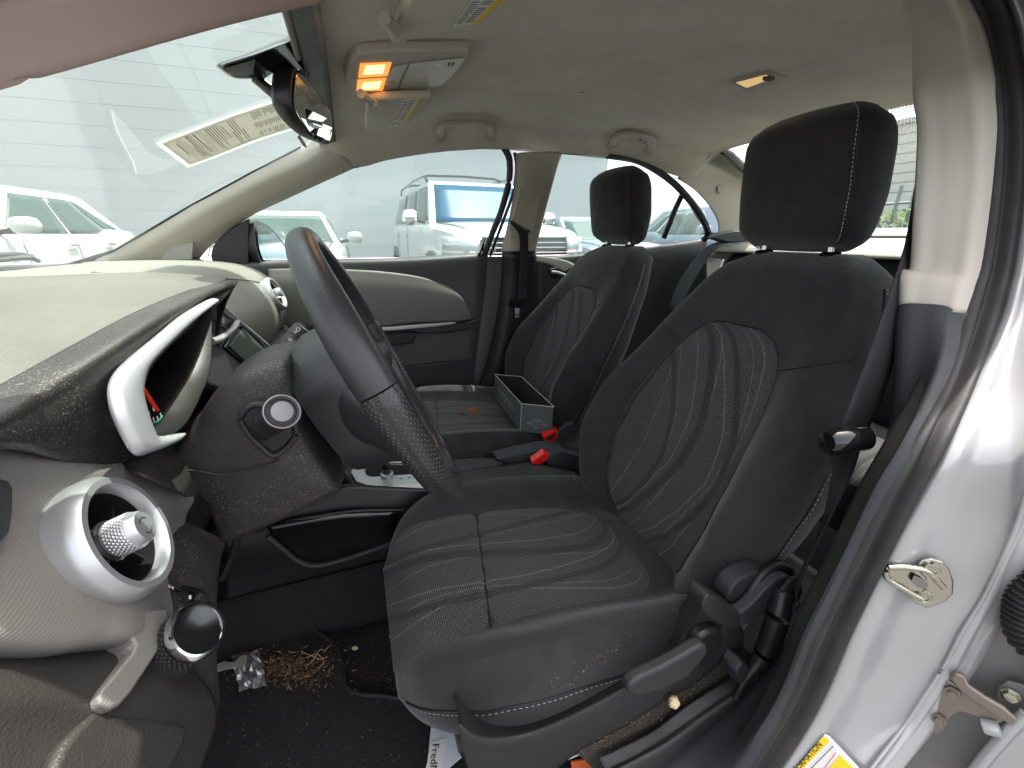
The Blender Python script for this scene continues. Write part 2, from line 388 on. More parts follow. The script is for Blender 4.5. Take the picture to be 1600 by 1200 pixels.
def tum(px, py, off=0, zb=.85, y0=-.76, y1=-.585):
    """a point on the leaning driver's side: upright to the belt, leaning inwards above it"""
    a = at(px, py, Y=y0 + off)
    if a.z < zb: return a
    return at(px, py, pl=((0, y0 + off, zb), (0, 1.33 - zb, -(y1 - y0))))
def tums(pts, off=0): return [tum(x, y, off) for x, y in pts]
def translucent(m, c, f=.6):
    n = m.node_tree.nodes; l = m.node_tree.links; t_ = n.new('ShaderNodeBsdfTranslucent'); t_.inputs[0].default_value = (*c, 1)
    x = n.new('ShaderNodeMixShader'); x.inputs[0].default_value = f; l.new(n['Principled BSDF'].outputs[0], x.inputs[1]); l.new(t_.outputs[0], x.inputs[2]); l.new(x.outputs[0], n['Material Output'].inputs[0]); return m
translucent(MT['cream'], (.82, .77, .74))
MT['film'] = translucent(mat('clear_sticker_film', (.6, .62, .6), .4), (.85, .88, .85), .7)
# ================================================================= the setting outside
def ground():
    rows = [[Vector((x, y, 0)) for x in (-150, -20, 0, 20, 150)] for y in (-150, -10, 10, 150)]
    vs, fs, uv = grid(rows)
    tag(obj('ground', vs, fs, MT['asphalt'], smooth=False), None, None, kind='structure')
ground()
def wall():
    t = thing('block_wall', 'tall pale grey block wall behind the parked white cars', 'wall', (0, 11.2, 0))
    D = Vector((1, -.0, 0)); O = Vector((-28, 11.2, 0)); n = Vector((0, -1, 0))
    L = 35.6
    obj('panel', *[q for q in ([O, O + D * L, O + D * L + Vector((0, 0, 11)), O + Vector((0, 0, 11)), O - n * .3, O + D * L - n * .3, O + D * L - n * .3 + Vector((0, 0, 11)), O - n * .3 + Vector((0, 0, 11))],
        [(0, 1, 2, 3), (5, 4, 7, 6), (1, 5, 6, 2), (4, 0, 3, 7), (3, 2, 6, 7)])], MT['conc'], t, smooth=False)
    for k in range(27):                        # raised courses with open joints between them
        z = .4 * k
        a = O + n * .006 + Vector((0, 0, z + .006))
        vs = [a, a + D * L, a + D * L + Vector((0, 0, .388)), a + Vector((0, 0, .388))]
        vs += [v - n * .013 for v in vs]
        obj('course', vs, [(0, 1, 2, 3), (4, 7, 6, 5), (0, 4, 5, 1), (3, 2, 6, 7), (0, 3, 7, 4), (1, 5, 6, 2)], MT['conc'], t, smooth=False)
wall()
# ---- parked cars
def vehicle(name, label, loc, ang, S, group='cars parked along the wall'):
    """S: dimensions. local x forward, y left"""
    t = thing(name, label, S['cat'], loc, group)
    ca, sa = math.cos(ang), math.sin(ang)
    def W(x, y, z): return Vector((loc[0] + x * ca - y * sa, loc[1] + x * sa + y * ca, z))
    Lh, w2, zb, zr, z0 = S['L'] / 2, S['W'] / 2, S['belt'], S['roof'], S.get('clear', .22)
    hood, paint = S['hood'], MT[S.get('paint', 'white')]
    tail = S.get('tail', zb)
    # lower body
    prof = S.get('prof', [(-1, .0), (-.97, .5), (-.9, .95), (-.5, 1), (0, 1), (.55, 1), (.8, .97), (.93, .9), (.985, .78), (1, .6)])
    def top(x):
        f = x / Lh
        return lerp([(-1, tail - .25), (-.96, tail), (-.6, tail + .02), (-.45, zb), (S['cowl'] / Lh, zb), (S['cowl'] / Lh + .04, hood + .05), (.8, hood), (.93, hood - .04 - .05 * S.get('slope', 1)), (.985, hood - .08 - .14 * S.get('slope', 1)), (1, hood - .14 - .18 * S.get('slope', 1))], f)
    rings = []
    for i in range(41):
        f = -1 + 2 * i / 40; x = f * Lh
        ww = w2 * lerp([(-1, .80), (-.95, .92), (-.8, .985), (-.4, 1), (.5, 1), (.8, .97), (.93, .9), (1, .72)], f); tp = top(x)
        sh = lerp([(-1, .92), (0, .95), (.6, .9), (1, .86)], f)
        r = [(0, z0), (.8 * ww, z0), (.97 * ww, z0 + .06), (ww, z0 + .28), (ww, (z0 + tp) / 2), (.985 * ww, tp - .16), (.955 * ww, tp - .06), (sh * ww - .02, tp - .012), (.55 * ww, tp + .02), (0, tp + .03)]
        pts = [W(x, a, b) for a, b in r] + [W(x, -a, b) for a, b in r[-2:0:-1]]
        rings.append(pts)
    loft('body', rings, paint, t)
    # greenhouse: pillars and roof as one lofted shell, panes set 4 mm proud
    g = S['gh']                                 # stations (x, z, half width)
    base = [(x, y) for x, y in g['base']]; topr = g['top']
    A, B = g['base'], g['top']                  # 4 corners front/rear: [(xf, wf), (xr, wr)]
    (xf, wf), (xr, wr) = A; (tf, twf), (tr, twr) = B
    zb2 = zb - .03
    def rw(k, s):                               # ring at blend k
        xs = []
        X0 = xf + (tf - xf) * k; X1 = xr + (tr - xr) * k; w0 = wf + (twf - wf) * k; w1 = wr + (twr - wr) * k
        z = zb2 + (zr - .07 - zb2) * k
        n = 10
        side = [(X0 + (X1 - X0) * i / n, w0 + (w1 - w0) * i / n + .03 * math.sin(math.pi * i / n)) for i in range(n + 1)]
        P = [W(x, y, z) for x, y in side] + [W(x, -y, z) for x, y in side[::-1]]
        return P
    rr = [rw(0, 0), rw(.35, 0), rw(.7, 0), rw(1, 0)]
    c = sum(rr[-1], Vector()) / len(rr[-1])
    for sc_, dz in ((.965, .035), (.9, .055), (.6, .068), (.05, .07)):
        rr.append([c + (p - c) * sc_ + Vector((0, 0, dz)) for p in rw(1, 0)])
    loft('roof', rr, paint, t)
    def sidept(u, k, s, o=.006):                # u 0 front..1 rear, k 0..1 up
        X0 = xf + (tf - xf) * k; X1 = xr + (tr - xr) * k; w0 = wf + (twf - wf) * k; w1 = wr + (twr - wr) * k
        return W(X0 + (X1 - X0) * u, s * (w0 + (w1 - w0) * u + .03 * math.sin(math.pi * u) + o), zb2 + (zr - .07 - zb2) * k)
    def pane(nm, f, uv4, m, nn=6):
        rows = []
        for i in range(nn + 1):
            b = i / nn; rows.append([f(uv4[0][0] + (uv4[1][0] - uv4[0][0]) * a / nn if b == 0 else 0, 0) for a in range(0)])
        (a0, b0), (a1, b1), (a2, b2), (a3, b3) = uv4
        rows = [[f(((a0 * (1 - u) + a1 * u) * (1 - v) + (a3 * (1 - u) + a2 * u) * v), ((b0 * (1 - u) + b1 * u) * (1 - v) + (b3 * (1 - u) + b2 * u) * v)) for u in [q / nn for q in range(nn + 1)]] for v in [q / nn for q in range(nn + 1)]]
        vs, fs, uv = grid(rows)
        return obj(nm, vs, fs, m, t, solid=.006, off=0)
    def frontpt(y, k, o=.01):
        X0 = xf + (tf - xf) * k; w0 = wf + (twf - wf) * k
        return W(X0 + o + .05 * (1 - y * y) * .3, y * w0, zb2 + (zr - .07 - zb2) * k)
    def frontw(y, k): return frontpt(y, k, .03)
    pane('windshield', lambda a, b: frontpt(a, b), [(-.9, .04), (.9, .04), (.9, .97), (-.9, .97)], MT[S.get('wsm', 'cglass')])
    pane('rear_window', lambda a, b: W(xr + (tr - xr) * b - .01, a * (wr + (twr - wr) * b), zb2 + (zr - .07 - zb2) * b), [(-.85, .1), (.85, .1), (.85, .9), (-.85, .9)], MT['cglass'])
    for s in (-1, 1):
        for q in S['win']:
            pane('window', lambda a, b: sidept(a, b, s), q, MT[S.get('sgm', 'cgreen')])
        # door handles, mirror, door gaps
        for hx in S['handles']:
            P = [W(hx + d, s * (w2 + .012), zb - .14 + .004 * math.cos(d * 20)) for d in (-.1, -.05, 0, .05, .1)]
            tube('handle', P, .014, MT[S.get('hm', 'chrome')], t, n=8)
        for gx in S['gaps']:
            P = [W(gx - .02, s * (w2 * .975), zb - .05), W(gx, s * (w2 * 1.001), zb - .25), W(gx, s * (w2 * 1.001), .62), W(gx + .05, s * w2, .42)]
            tube('door_gap', P, .0035, MT['black'], t, n=4)
        mx = xf - .28
        mp = W(mx, s * (w2 + .13), zb + .07)
        ax = (W(1, 0, 0) - W(0, 0, 0)); ay = (W(0, s, 0) - W(0, 0, 0))
        rg = []
        for i in range(9):
            a = -1 + i / 4; k = math.sqrt(max(0.02, 1 - a ** 4))
            cpt = mp + ay * (a * .12) - ax * (.02 * a)
            rg.append([cpt + ax * (.07 * k * math.cos(b)) + Vector((0, 0, S.get('mh', .085) * k * math.sin(b))) for b in [j * math.pi / 6 for j in range(12)]])
        mo = loft('mirror', rg, MT[S.get('mm', 'white')], t)
        tube('mirror_arm', [W(mx + .02, s * (w2 - .09), zb + .0), W(mx + .01, s * (w2 + .05), zb + .03)], .025, MT['black'], t, n=8)
        for wx in (S['wf'], S['wr']):
            cy = W(wx, s * (w2 - .13), S['rw']); axd = (W(0, s, 0) - W(0, 0, 0))
            lathe('wheel_arch', [(.001, .142), (S['rw'] + .055, .142), (S['rw'] + .06, .13)], cy + Vector((0, 0, .02)), axd, MT['black'], t, n=36)
            lathe('wheel', [(.02, .15), (.12, .14), (S['rw'] * .62, .145), (S['rw'] * .66, .15), (S['rw'] * .95, .15), (S['rw'], .12), (S['rw'], -.08), (S['rw'] * .6, -.11)] or [(.02, .11), (.12, .1), (S['rw'] * .62, .105), (S['rw'] * .66, .11), (S['rw'] * .95, .11), (S['rw'], .08), (S['rw'], -.08), (S['rw'] * .6, -.11)], cy, axd, MT['tyre'], t, n=28)
            lathe('rim', [(.01, .155), (.06, .158), (.07, .148), (S['rw'] * .6, .152), (S['rw'] * .64, .156)], cy, axd, MT['rim'], t, n=28)
    def hwf(f): return w2 * lerp([(-1, .80), (-.95, .92), (-.8, .985), (-.4, 1), (.5, 1), (.8, .97), (.93, .9), (1, .72)], f)
    def nose(q, o=.015):                        # q 0 at the centre line, 1 on the flank behind the lamp
        if q < .6: return Lh * (1 - .004 * (q / .6) ** 2) + o, q / .6 * .71 * w2
        f = 1 - (q - .6) / .4 * .16; return Lh * f + o * .5, hwf(f) + o * .7
    def nosebar(nm, q0, q1, za, zc, m, sgs=(-1, 1), th=.02, o=.015, rake=0):
        for s in sgs:
            rows = []
            for v in (0, .5, 1):
                r_ = []
                for k in range(9):
                    x, y = nose(q0 + (q1 - q0) * k / 8, o); zt_, zb_ = (zc(k / 8) if callable(zc) else zc), (za(k / 8) if callable(za) else za)
                    r_.append(W(x - rake * v, s * y, zb_ + (zt_ - zb_) * v))
                rows.append(r_)
            vs, fs, uv = grid(rows); obj(nm, vs, fs, m, t, solid=th, off=0)
    lz = S['lampz']
    nosebar('headlight', .50, .92, lambda k: lz - .10 + .03 * k, lambda k: lz + .06 + .03 * k, MT['lampc'], o=.03, rake=.03)
    nosebar('headlight_trim', .48, .94, lz - .135, lambda k: lz - .10 + .03 * k, MT['silver2'], o=.035)
    if S.get('amber'): nosebar('marker_lamp', .86, .96, lz - .06, lz + .08, MT['bamber'], o=.045)
    for (za, zc, q1, m) in S['grille']:
        nosebar('grille_bar', 0, q1, za, zc, MT[m], o=.03 if m == 'black' else .045)
    if S.get('plate'): nosebar('number_plate', 0, .13, .52, .66, MT['wgrey'], o=.05)
    tube('bumper_line', [W(nose(q, .02)[0], nose(q, .02)[1], z0 + .16) for q in (0, .3, .55, .7, .85, 1)], .012, MT['black'], t, n=6)
    tube('bumper_line', [W(nose(q, .02)[0], -nose(q, .02)[1], z0 + .16) for q in (0, .3, .55, .7, .85, 1)], .012, MT['black'], t, n=6)
    tube('hood_line', [W(S['cowl'] + (Lh * .93 - S['cowl']) * k, .78 * hwf((S['cowl'] + (Lh * .93 - S['cowl']) * k) / Lh), top(S['cowl'] + (Lh * .93 - S['cowl']) * k) + .006) for k in (.15, .3, .5, .7, .85, 1)], .006, MT['black'], t, n=5)
    tube('hood_line', [W(S['cowl'] + (Lh * .93 - S['cowl']) * k, -.78 * hwf((S['cowl'] + (Lh * .93 - S['cowl']) * k) / Lh), top(S['cowl'] + (Lh * .93 - S['cowl']) * k) + .006) for k in (.15, .3, .5, .7, .85, 1)], .006, MT['black'], t, n=5)
    for k in (-.32, .28): tube('wiper_arm', [frontw(k, .03), frontw(k + .3, .10), frontw(k + .5, .12)], .008, MT['black'], t, n=5)
    return t, W
suv = dict(slope=.15, cat='suv', L=5.7, W=2.06, belt=1.26, roof=1.93, hood=1.20, cowl=1.35, clear=.35, rw=.40, wf=1.9, wr=-1.6, paint='white', wsm='cglass', sgm='cgreen', mm='chrome', mh=.11,
    gh=dict(base=[(1.52, .93), (-2.72, .9)], top=[(.75, .74), (-2.5, .74)]), tail=1.26,
    win=[[(.03, .1), (.235, .1), (.235, .93), (.03, .93)], [(.26, .1), (.5, .1), (.5, .93), (.26, .93)], [(.55, .1), (.93, .12), (.93, .9), (.55, .93)]],
    handles=[.15, -.95], gaps=[.0, -1.15], lampz=.98, lamp=[(1.0, .62, -.1), (1.0, .62, .08), (.965, .93, .07), (.93, .99, -.02), (.965, .95, -.12)],
    grille=[(.80, 1.07, .48, 'black'), (1.045, 1.065, .48, 'silver2'), (.98, .995, .47, 'silver2'), (.92, .935, .47, 'silver2'), (.86, .875, .47, 'silver2'), (.78, .80, .9, 'silver2'), (.50, .62, .55, 'black'), (.44, .47, .6, 'silver2')])
t, W = vehicle('parked_suv', 'large white suv with roof rails and a numbered windshield', (2.0, 7.05, 0), R(-88), suv)
for s in (-1, 1):
    tube('roof_rail', [W(.55, s * .72, 1.9), W(.40, s * .73, 1.99), W(-.6, s * .73, 2.02), W(-2.1, s * .73, 2.0), W(-2.3, s * .72, 1.92)], .022, MT['gloss'], t, n=8)
for x in (.1, -1.5):
    tube('cross_bar', [W(x, -.74, 2.0), W(x, -.6, 2.04), W(x, 0, 2.055), W(x, .6, 2.04), W(x, .74, 2.0)], .02, MT['gloss'], t, n=8)
# windshield number card
o_ = W(1.2, -.32, 1.44); xd = W(0, 1, 0) - W(0, 0, 0); yd = (W(.75, 0, 1.86) - W(1.52, 0, 1.23)).normalized(); nn = xd.cross(yd).normalized()
c0 = o_ + nn * .05
multi('windshield_card', [[c0, c0 + xd * .27, c0 + xd * .27 + yd * .3, c0 + yd * .3]], MT['wgrey'], t, solid=.004)
text('card_number', '8078', c0 + nn * .008 + xd * .02 + yd * .05, xd, yd, .12, MT['redline'], t)
sedan = dict(cat='sedan', L=4.85, W=1.82, belt=.98, roof=1.46, hood=.93, cowl=.95, rw=.33, wf=1.45, wr=-1.35, paint='white', wsm='cgreen', sgm='cgreen',
    gh=dict(base=[(1.15, .82), (-1.75, .76)], top=[(.35, .60), (-.95, .60)]), tail=1.02,
    win=[[(.08, .08), (.47, .08), (.47, .92), (.10, .92)], [(.5, .08), (.86, .08), (.8, .92), (.5, .92)]],
    handles=[-.2, -1.1], gaps=[.75, -.3], lampz=.68, lamp=[(.995, .55, -.05), (.985, .6, .06), (.94, .9, .1), (.9, .95, .04), (.95, .88, -.07)],
    grille=[(.48, .70, .42, 'black'), (.60, .62, .4, 'silver2'), (.30, .40, .6, 'black')])
t, W = vehicle('parked_sedan', 'white sedan facing the car, seen beside the steering wheel', (-.95, 7.35, 0), R(-90), sedan)
lathe('steering_wheel', [(.165, 0), (.18, .012), (.195, 0), (.18, -.012), (.165, 0)], W(.55, -.38, .98), W(-1, 0, .35) - W(0, 0, 0), MT['silver2'], t, n=24)
sedan2 = dict(cat='hatchback', L=4.6, W=1.9, belt=1.10, roof=1.62, hood=1.02, cowl=.9, rw=.36, wf=1.38, wr=-1.35, paint='white', wsm='cglass', sgm='cgreen', amber=[(.965, .93, -.08), (.965, .93, .08), (.93, .98, .09), (.91, .985, 0), (.93, .97, -.08)],
    gh=dict(base=[(1.12, .86), (-2.1, .80)], top=[(.35, .66), (-1.45, .62)]), tail=1.15,
    win=[[(.10, .05), (.45, .05), (.42, .93), (.12, .93)], [(.47, .05), (.78, .06), (.70, .93), (.44, .93)], [(.80, .07), (.96, .1), (.80, .88), (.73, .93)]],
    handles=[-.15, -1.05], gaps=[.7, -.28], lampz=.78, lamp=[(1.0, .5, -.08), (.995, .5, .07), (.96, .9, .11), (.93, .96, .02), (.965, .9, -.1)], grille=[(.55, .75, .42, 'black'), (.3, .45, .7, 'black')])
t, W = vehicle('parked_crossover', 'white crossover with amber headlight marker, seen through the windshield', (-4.15, 5.8, 0), R(-90), sedan2)
dk = dict(sedan2); dk['paint'] = 'bluegrey'; dk['cat'] = 'car'; dk['mm'] = 'bluegrey'
vehicle('parked_car', 'blue grey car behind the passenger headrest with sun glare on its windshield', (6.9, 5.6, 0), R(-100), dk)
d2 = dict(sedan); d2['cat'] = 'car'; d2['paint'] = 'bluegrey'; d2['mm'] = 'bluegrey'
vehicle('parked_car', 'dark car parked right beside the big white suv', (4.7, 7.6, 0), R(-90), d2)
# ---- distant building, fence, hedge and machine seen through the rear glass
def fence():
    t = thing('picket_fence', 'grey green metal fence beyond the rear window', 'fence', (10, 3, 0))
    for k in range(38):
        y = -3 + k * .30
        box('picket', (10 + .05 * k, y, 1.05), (.05, .055, 2.1), MT['fence'], t, bevel=0)
    for z in (.4, 1.75):
        tube('rail', [Vector((10, -3, z)), Vector((11.9, 8.4, z))], .035, MT['fence'], t, n=4)
    for k in range(2, 38, 7): box('post', (10.05 + .05 * k, -3 + k * .30, 1.15), (.16, .16, 2.3), MT['fence'], t, bevel=0)
fence()
t = thing('warehouse', 'pale block building with long horizontal courses beyond the fence', 'building', (26, 0, 0))
box('wall', (27, 2, 3), (4, 26, 6), MT['gbldg'], t, bevel=0)
for k in range(14): box('course', (24.97, 2, .3 + k * .42), (.06, 26, .36), MT['gbldg'], t, bevel=.01)
box('roof', (27, 2, 6.1), (4.4, 26.4, .2), MT['gbldg'], t, bevel=.02)
def hedge(n, c, sz, cnt, m, label):
    random.seed(3); vs, fs = [], []
    for i in range(cnt):
        p = Vector((c[0] + random.uniform(-1, 1) * sz[0], c[1] + random.uniform(-1, 1) * sz[1], c[2] + random.uniform(-1, 1) * sz[2]))
        a = Vector([random.gauss(0, 1) for _ in range(3)]).normalized() * .09; b = a.orthogonal().normalized() * .05
        k = len(vs); vs += [p - a, p + b, p + a, p - b]; fs.append((k, k + 1, k + 2, k + 3))
    return tag(obj(n, vs, fs, m, smooth=False), label, 'hedge')
hedge('hedge', (11.6, 3.6, .8), (.5, 3.2, .8), 4000, MT['green'], 'green bushes along the foot of the far fence')
tag(box('tarp_bin', (9.6, 3.15, .95), (.7, .6, 1.5), MT['blue'], None, bevel=.06), 'blue bin standing by the fence behind the car', 'bin')
t = thing('excavator', 'yellow machine just visible past the rear quarter window', 'machine', (16, 13, 0))
box('cab', (15.5, 13.2, 1.9), (1.4, 1.6, 1.5), MT['yell2'], t, bevel=.12); box('arm', (14.4, 12.6, 2.0), (.3, 1.9, .4), MT['yell2'], t, bevel=.05, rot=Matrix.Rotation(R(25), 3, 'X')); box('track', (15.5, 13.2, .6), (2.2, 2.6, 1.0), MT['black'], t, bevel=.3)
# ================================================================= the car itself
car = thing('silver_car', 'silver car with its driver door open, seen from the door opening', 'car', (.6, 0, 0))
WT = [(555, 262), (620, 246), (700, 235), (790, 231), (850, 236), (880, 240), (950, 243), (1000, 253), (1050, 284), (1085, 322), (1102, 350)]
WT3 = [at(x, y, Y=.565) for x, y in WT]
ze = [(p.x, p.z) for p in WT3[:8]]
def zedge(x): return lerp([(-.06, 1.315)] + ze + [(1.30, 1.30), (1.45, 1.315)], x)
def roofz(x): return sm([(-.06, 1.352), (-.02, 1.375), (.05, 1.388), (.2, 1.405), (.5, 1.43), (.9, 1.43), (1.2, 1.415), (1.4, 1.395), (1.45, 1.385)], x)
XS = [-.05, -.035, 0, .06, .15, .3, .45, .6, .75, .9, 1.05, 1.2, 1.33, 1.41]
rows = []
for x in XS:
    c_, e_ = roofz(x), zedge(x)
    ye = .565 if x > .05 else .545
    half = [(ye, e_), (ye - .012, e_ + .012), (ye - .05, e_ + (c_ - e_) * .5), (ye - .12, e_ + (c_ - e_) * .86), (.25, e_ + (c_ - e_) * .98), (0, c_)]
    rows.append([Vector((x, y, z)) for y, z in half] + [Vector((x, -y, z)) for y, z in half[-2::-1]])
patch('roof_lining', rows, MT['head'], car, nu=61, nv=60, thick=.004)
# outer skin, its driver edge stretched outwards to shade the pillar trim
rows = [[Vector((x, y, (roofz(min(1.4, x)) + .05) - .13 * (abs(y) / .62) ** 3 - (0 if x < 1.4 else (x - 1.4) * .6))) for y in (-.71, -.5, -.25, 0, .25, .5, .60)] for x in (-.035, .1, .5, 1, 1.4)]
patch('roof_panel', rows, MT['paint'], car, nu=20, nv=16, thick=.004)
# small round cap and dimple in the lining
for px, py, rr_ in ((1168, 17, .011), (908, 147, .009)):
    p = at(px, py, Z=1.425); lathe('trim_clip', [(rr_, 0), (rr_ * .9, -.003), (.001, -.004)], (p.x, p.y, roofz(p.x) - .004), (0, 0, 1), MT['head'], car, n=20)
# passenger A-pillar trim
up_ = [(120, 415, .665), (175, 394, .65), (300, 322, .62), (400, 268, .585), (470, 232, .555), (497, 205, .54), (520, 180, .52)]
lo_ = [(300, 418, .70), (333, 380, .695), (390, 338, .665), (450, 309, .635), (500, 286, .60), (556, 261, .57), (600, 240, .56)]
md_ = [((a[0] + b[0]) / 2 - 4, (a[1] + b[1]) / 2 - 2, (a[2] + b[2]) / 2 - .03) for a, b in zip(up_, lo_)]
m1_ = [((a[0] * .75 + b[0] * .25), (a[1] * .75 + b[1] * .25), (a[2] * .75 + b[2] * .25) - .022) for a, b in zip(up_, lo_)]
m2_ = [((a[0] * .2 + b[0] * .8), (a[1] * .2 + b[1] * .8), (a[2] * .2 + b[2] * .8) - .022) for a, b in zip(up_, lo_)]
rows = [at3(q[:6]) for q in (up_, m1_, md_, m2_, lo_)]
patch('pillar_trim', rows, MT['beige'], car, nu=40, nv=20, thick=.004)['label'] = 'beige windshield pillar trim on the passenger side'
p = at(482, 264, Y=.565); lathe('cap', [(.001, .006), (.011, .005), (.0125, 0)], p + Vector((0, .001, 0)), (.1, -1, .1), MT['beige'], car, n=24)
sp = ats([(252, 407), (257, 395), (270, 385), (300, 378), (302, 380), (300, 406)], Y=.648)
slab('tweeter_grille', sp, (0, .01, 0), MT['beige2'], car, bevel=.003)
tube('seam', at3([(519, 227, .53), (535, 255, .552), (537, 270, .575)]), .0012, MT['black'], car, n=6)
# glass edge band
tube('glass_band', at3([(-60, 434, .45), (0, 426, .52), (60, 421, .58), (110, 415, .63), (150, 402, .66), (178, 392, .648), (300, 320, .62), (400, 266, .585), (470, 230, .555)]), [.008, .008, .008, .008, .007, .0035, .003, .003, .003], MT['black'], car, n=8)
# driver's A-pillar over the camera's left shoulder
lo = at3([(-230, 205, -.66), (-100, 166, -.64), (0, 136, -.615), (150, 93, -.59), (300, 51, -.565), (400, 25, -.55), (480, 6, -.535), (560, -20, -.52)])
A_ = [p + Vector((0, -.012, .035)) for p in lo]; B_ = [p + Vector((.02, -.05, .06)) for p in lo]; C_ = [p + Vector((-.02, -.11, .05)) for p in lo]; D_ = [p + Vector((-.035, -.03, .012)) for p in lo]
patch('pillar_trim', [D_, lo, A_, B_, C_], mat('brown_pillar_fabric', (.34, .265, .225), .95, var=.15), car, nu=30, nv=24, thick=.003)['label'] = 'brownish windshield pillar trim of the driver side'
# windshield
def ws(y, k):
    b = Vector((-.84 + .16 * (abs(y) / .7) ** 2.2, y, 1.0 - .012 * (abs(y) / .7))); tp = Vector((-.035 + .0 * abs(y), y * .8, 1.372 - .05 * (abs(y) / .7) ** 2.5))
    p = b.lerp(tp, k); p.z += .045 * math.sin(math.pi * k); return p
rows = [[ws(y, k) for y in (-.7, -.5, -.25, 0, .25, .5, .68)] for k in (0, .25, .5, .75, 1)]
patch('windshield', rows, MT['wind'], car, nu=24, nv=20, thick=0)
rows = [[ws(y, k) + Vector((.012, 0, -.014)) for y in (-.6, -.3, 0, .3, .6)] for k in (.978, .99, 1.0, 1.03)]
patch('glass_band', rows, MT['black'], car, nu=24, nv=6, thick=.001)
rows = [[Vector((x, y, z)) for y in (-.75, 0, .75)] for x, z in ((-.72, .955), (-.9, .965), (-1.0, .93), (-1.5, .86), (-1.75, .7))]
patch('hood', rows, MT['paint'], car, nu=8, nv=16, thick=.004)
# parked wiper at the foot of the glass
wp = thing('wiper', 'black wiper arm lying along the foot of the windshield', 'wiper', (-.8, .3, 1.0))
tube('blade', at3([(-80, 409, .35), (0, 405, .42), (30, 402, .45), (52, 402, .47)]), .009, MT['black'], wp, n=6)
tube('arm', at3([(-80, 402, .35), (0, 397, .42), (38, 398, .46), (60, 408, .5)]), .006, MT['black'], wp, n=6)
# ---- passenger door, inner side
def yd(z): return .68 if z < 1.0 else .68 - (z - 1.0) * .33
dt = [(300, 402), (345, 412), (450, 408), (560, 406), (650, 402), (766, 393)]
t_up = ats(dt, Y=.69); t_in = ats([(300, 412), (345, 417), (450, 414), (560, 413), (650, 411), (762, 405)], Y=.66)
mid = ats([(330, 450), (380, 450), (450, 450), (560, 450), (650, 450), (758, 450)], Y=.675)
low = ats([(330, 520), (380, 520), (450, 520), (560, 520), (650, 520), (750, 510)], Y=.67)
bot = ats([(330, 640), (380, 640), (450, 640), (560, 640), (650, 640), (736, 625)], Y=.68)
fd = patch('front_door_panel', [t_up, t_in, mid, low, bot], MT['grey'], car, nu=30, nv=40, thick=.006)
fd['label'] = 'grey inner panel of the passenger front door'
ins = [(420, 422), (470, 421), (533, 422), (617, 427), (673, 437), (708, 453), (729, 474), (740, 498), (700, 500), (650, 501), (636, 507), (592, 511), (540, 512), (480, 505), (430, 500)]
rows = [ats([(420, 421), (470, 420), (533, 421), (600, 425), (660, 434), (700, 449), (712, 458)], Y=.655),
        ats([(420, 445), (470, 445), (533, 446), (600, 450), (660, 455), (712, 464), (724, 470)], Y=.64),
        ats([(420, 480), (470, 480), (533, 480), (600, 480), (660, 482), (715, 484), (734, 487)], Y=.645),
        ats([(420, 508), (470, 511), (533, 513), (592, 511), (645, 504), (700, 502), (741, 498)], Y=.655)]
patch('door_insert', rows, mat('grey_door_insert', (.17, .165, .148), .5, bump=.2, bscale=700), fd, nu=36, nv=20, thick=.012)
quad_strip('pull_strip', ats([(560, 510), (600, 511), (640, 508), (680, 505), (712, 503)], Y=.63), ats([(560, 516), (600, 517), (640, 514), (680, 510), (712, 506)], Y=.63), MT['silver2'], fd, thick=.006)
slab('pull_pocket', ats([(590, 524), (640, 519), (652, 520), (645, 536), (610, 540), (592, 538)], Y=.645), (0, .01, 0), MT['black'], fd, bevel=.004)
slab('armrest', ats([(560, 518), (712, 507), (745, 500), (742, 512), (700, 520), (655, 521), (640, 517), (560, 524)], Y=.635), (0, .03, 0), MT['dark'], fd, bevel=.004)
slab('map_pocket', ats([(560, 590), (640, 572), (690, 566), (735, 562), (734, 640), (560, 640)], Y=.65), (0, .02, 0), MT['dark'], fd, bevel=.006)
slab('lock_pin', ats([(747, 396), (755, 390), (757, 378), (752, 397), (760, 404), (745, 404)], Y=.66), (0, .006, 0), MT['black'], fd, bevel=.001)
slab('mirror_sail', ats([(334, 416), (329, 400), (332, 386), (342, 372), (362, 356), (389, 341), (389, 415)], Y=.66), (0, .02, 0), MT['black'], car, bevel=.004)
# belt line rubber, window frame and panes
tube('window_frame', at3([(786, 228, .575), (796, 250, .58), (795, 285, .59), (783, 330, .62), (769, 365, .64), (757, 398, .665)]), .012, MT['black'], car, n=8, res=30)
tube('window_frame', at3([(804, 238, .58), (807, 262, .585), (802, 300, .60), (790, 335, .62), (777, 370, .64), (766, 400, .665)]), .006, MT['black'], car, n=8, res=30)
slab('window_glass', [Vector((-.43, .70, 1.0)), Vector((.56, .71, 1.0)), Vector((.6, .62, 1.37)), Vector((0, .60, 1.34)), Vector((-.1, .615, 1.31))], (0, .003, 0), MT['side'], car, bevel=0)
slab('window_glass', [Vector((.66, .71, 1.0)), Vector((1.62, .69, 1.06)), Vector((1.55, .66, 1.2)), Vector((1.3, .62, 1.37)), Vector((.66, .62, 1.39))], (0, .003, 0), MT['side'], car, bevel=0)
# roof-side outer frame so that no light leaks above the panes
rows = [[Vector((p.x, p.y + .004, p.z)) for p in WT3], [Vector((p.x, p.y + .04, p.z + .014)) for p in WT3], [Vector((p.x, p.y + .075, p.z + .045)) for p in WT3]]
patch('roof_rail', rows, MT['black'], car, nu=40, nv=6, thick=.003)
tube('window_frame', [p + Vector((0, .004, .003)) for p in WT3[6:]] + at3([(1106, 366, .60), (1098, 376, .62)]), .014, MT['black'], car, n=8, res=24)
tube('window_frame', at3([(1068, 300, .62), (1056, 325, .63), (1046, 350, .64), (1037, 372, .66)]), .012, MT['black'], car, n=8, res=12)
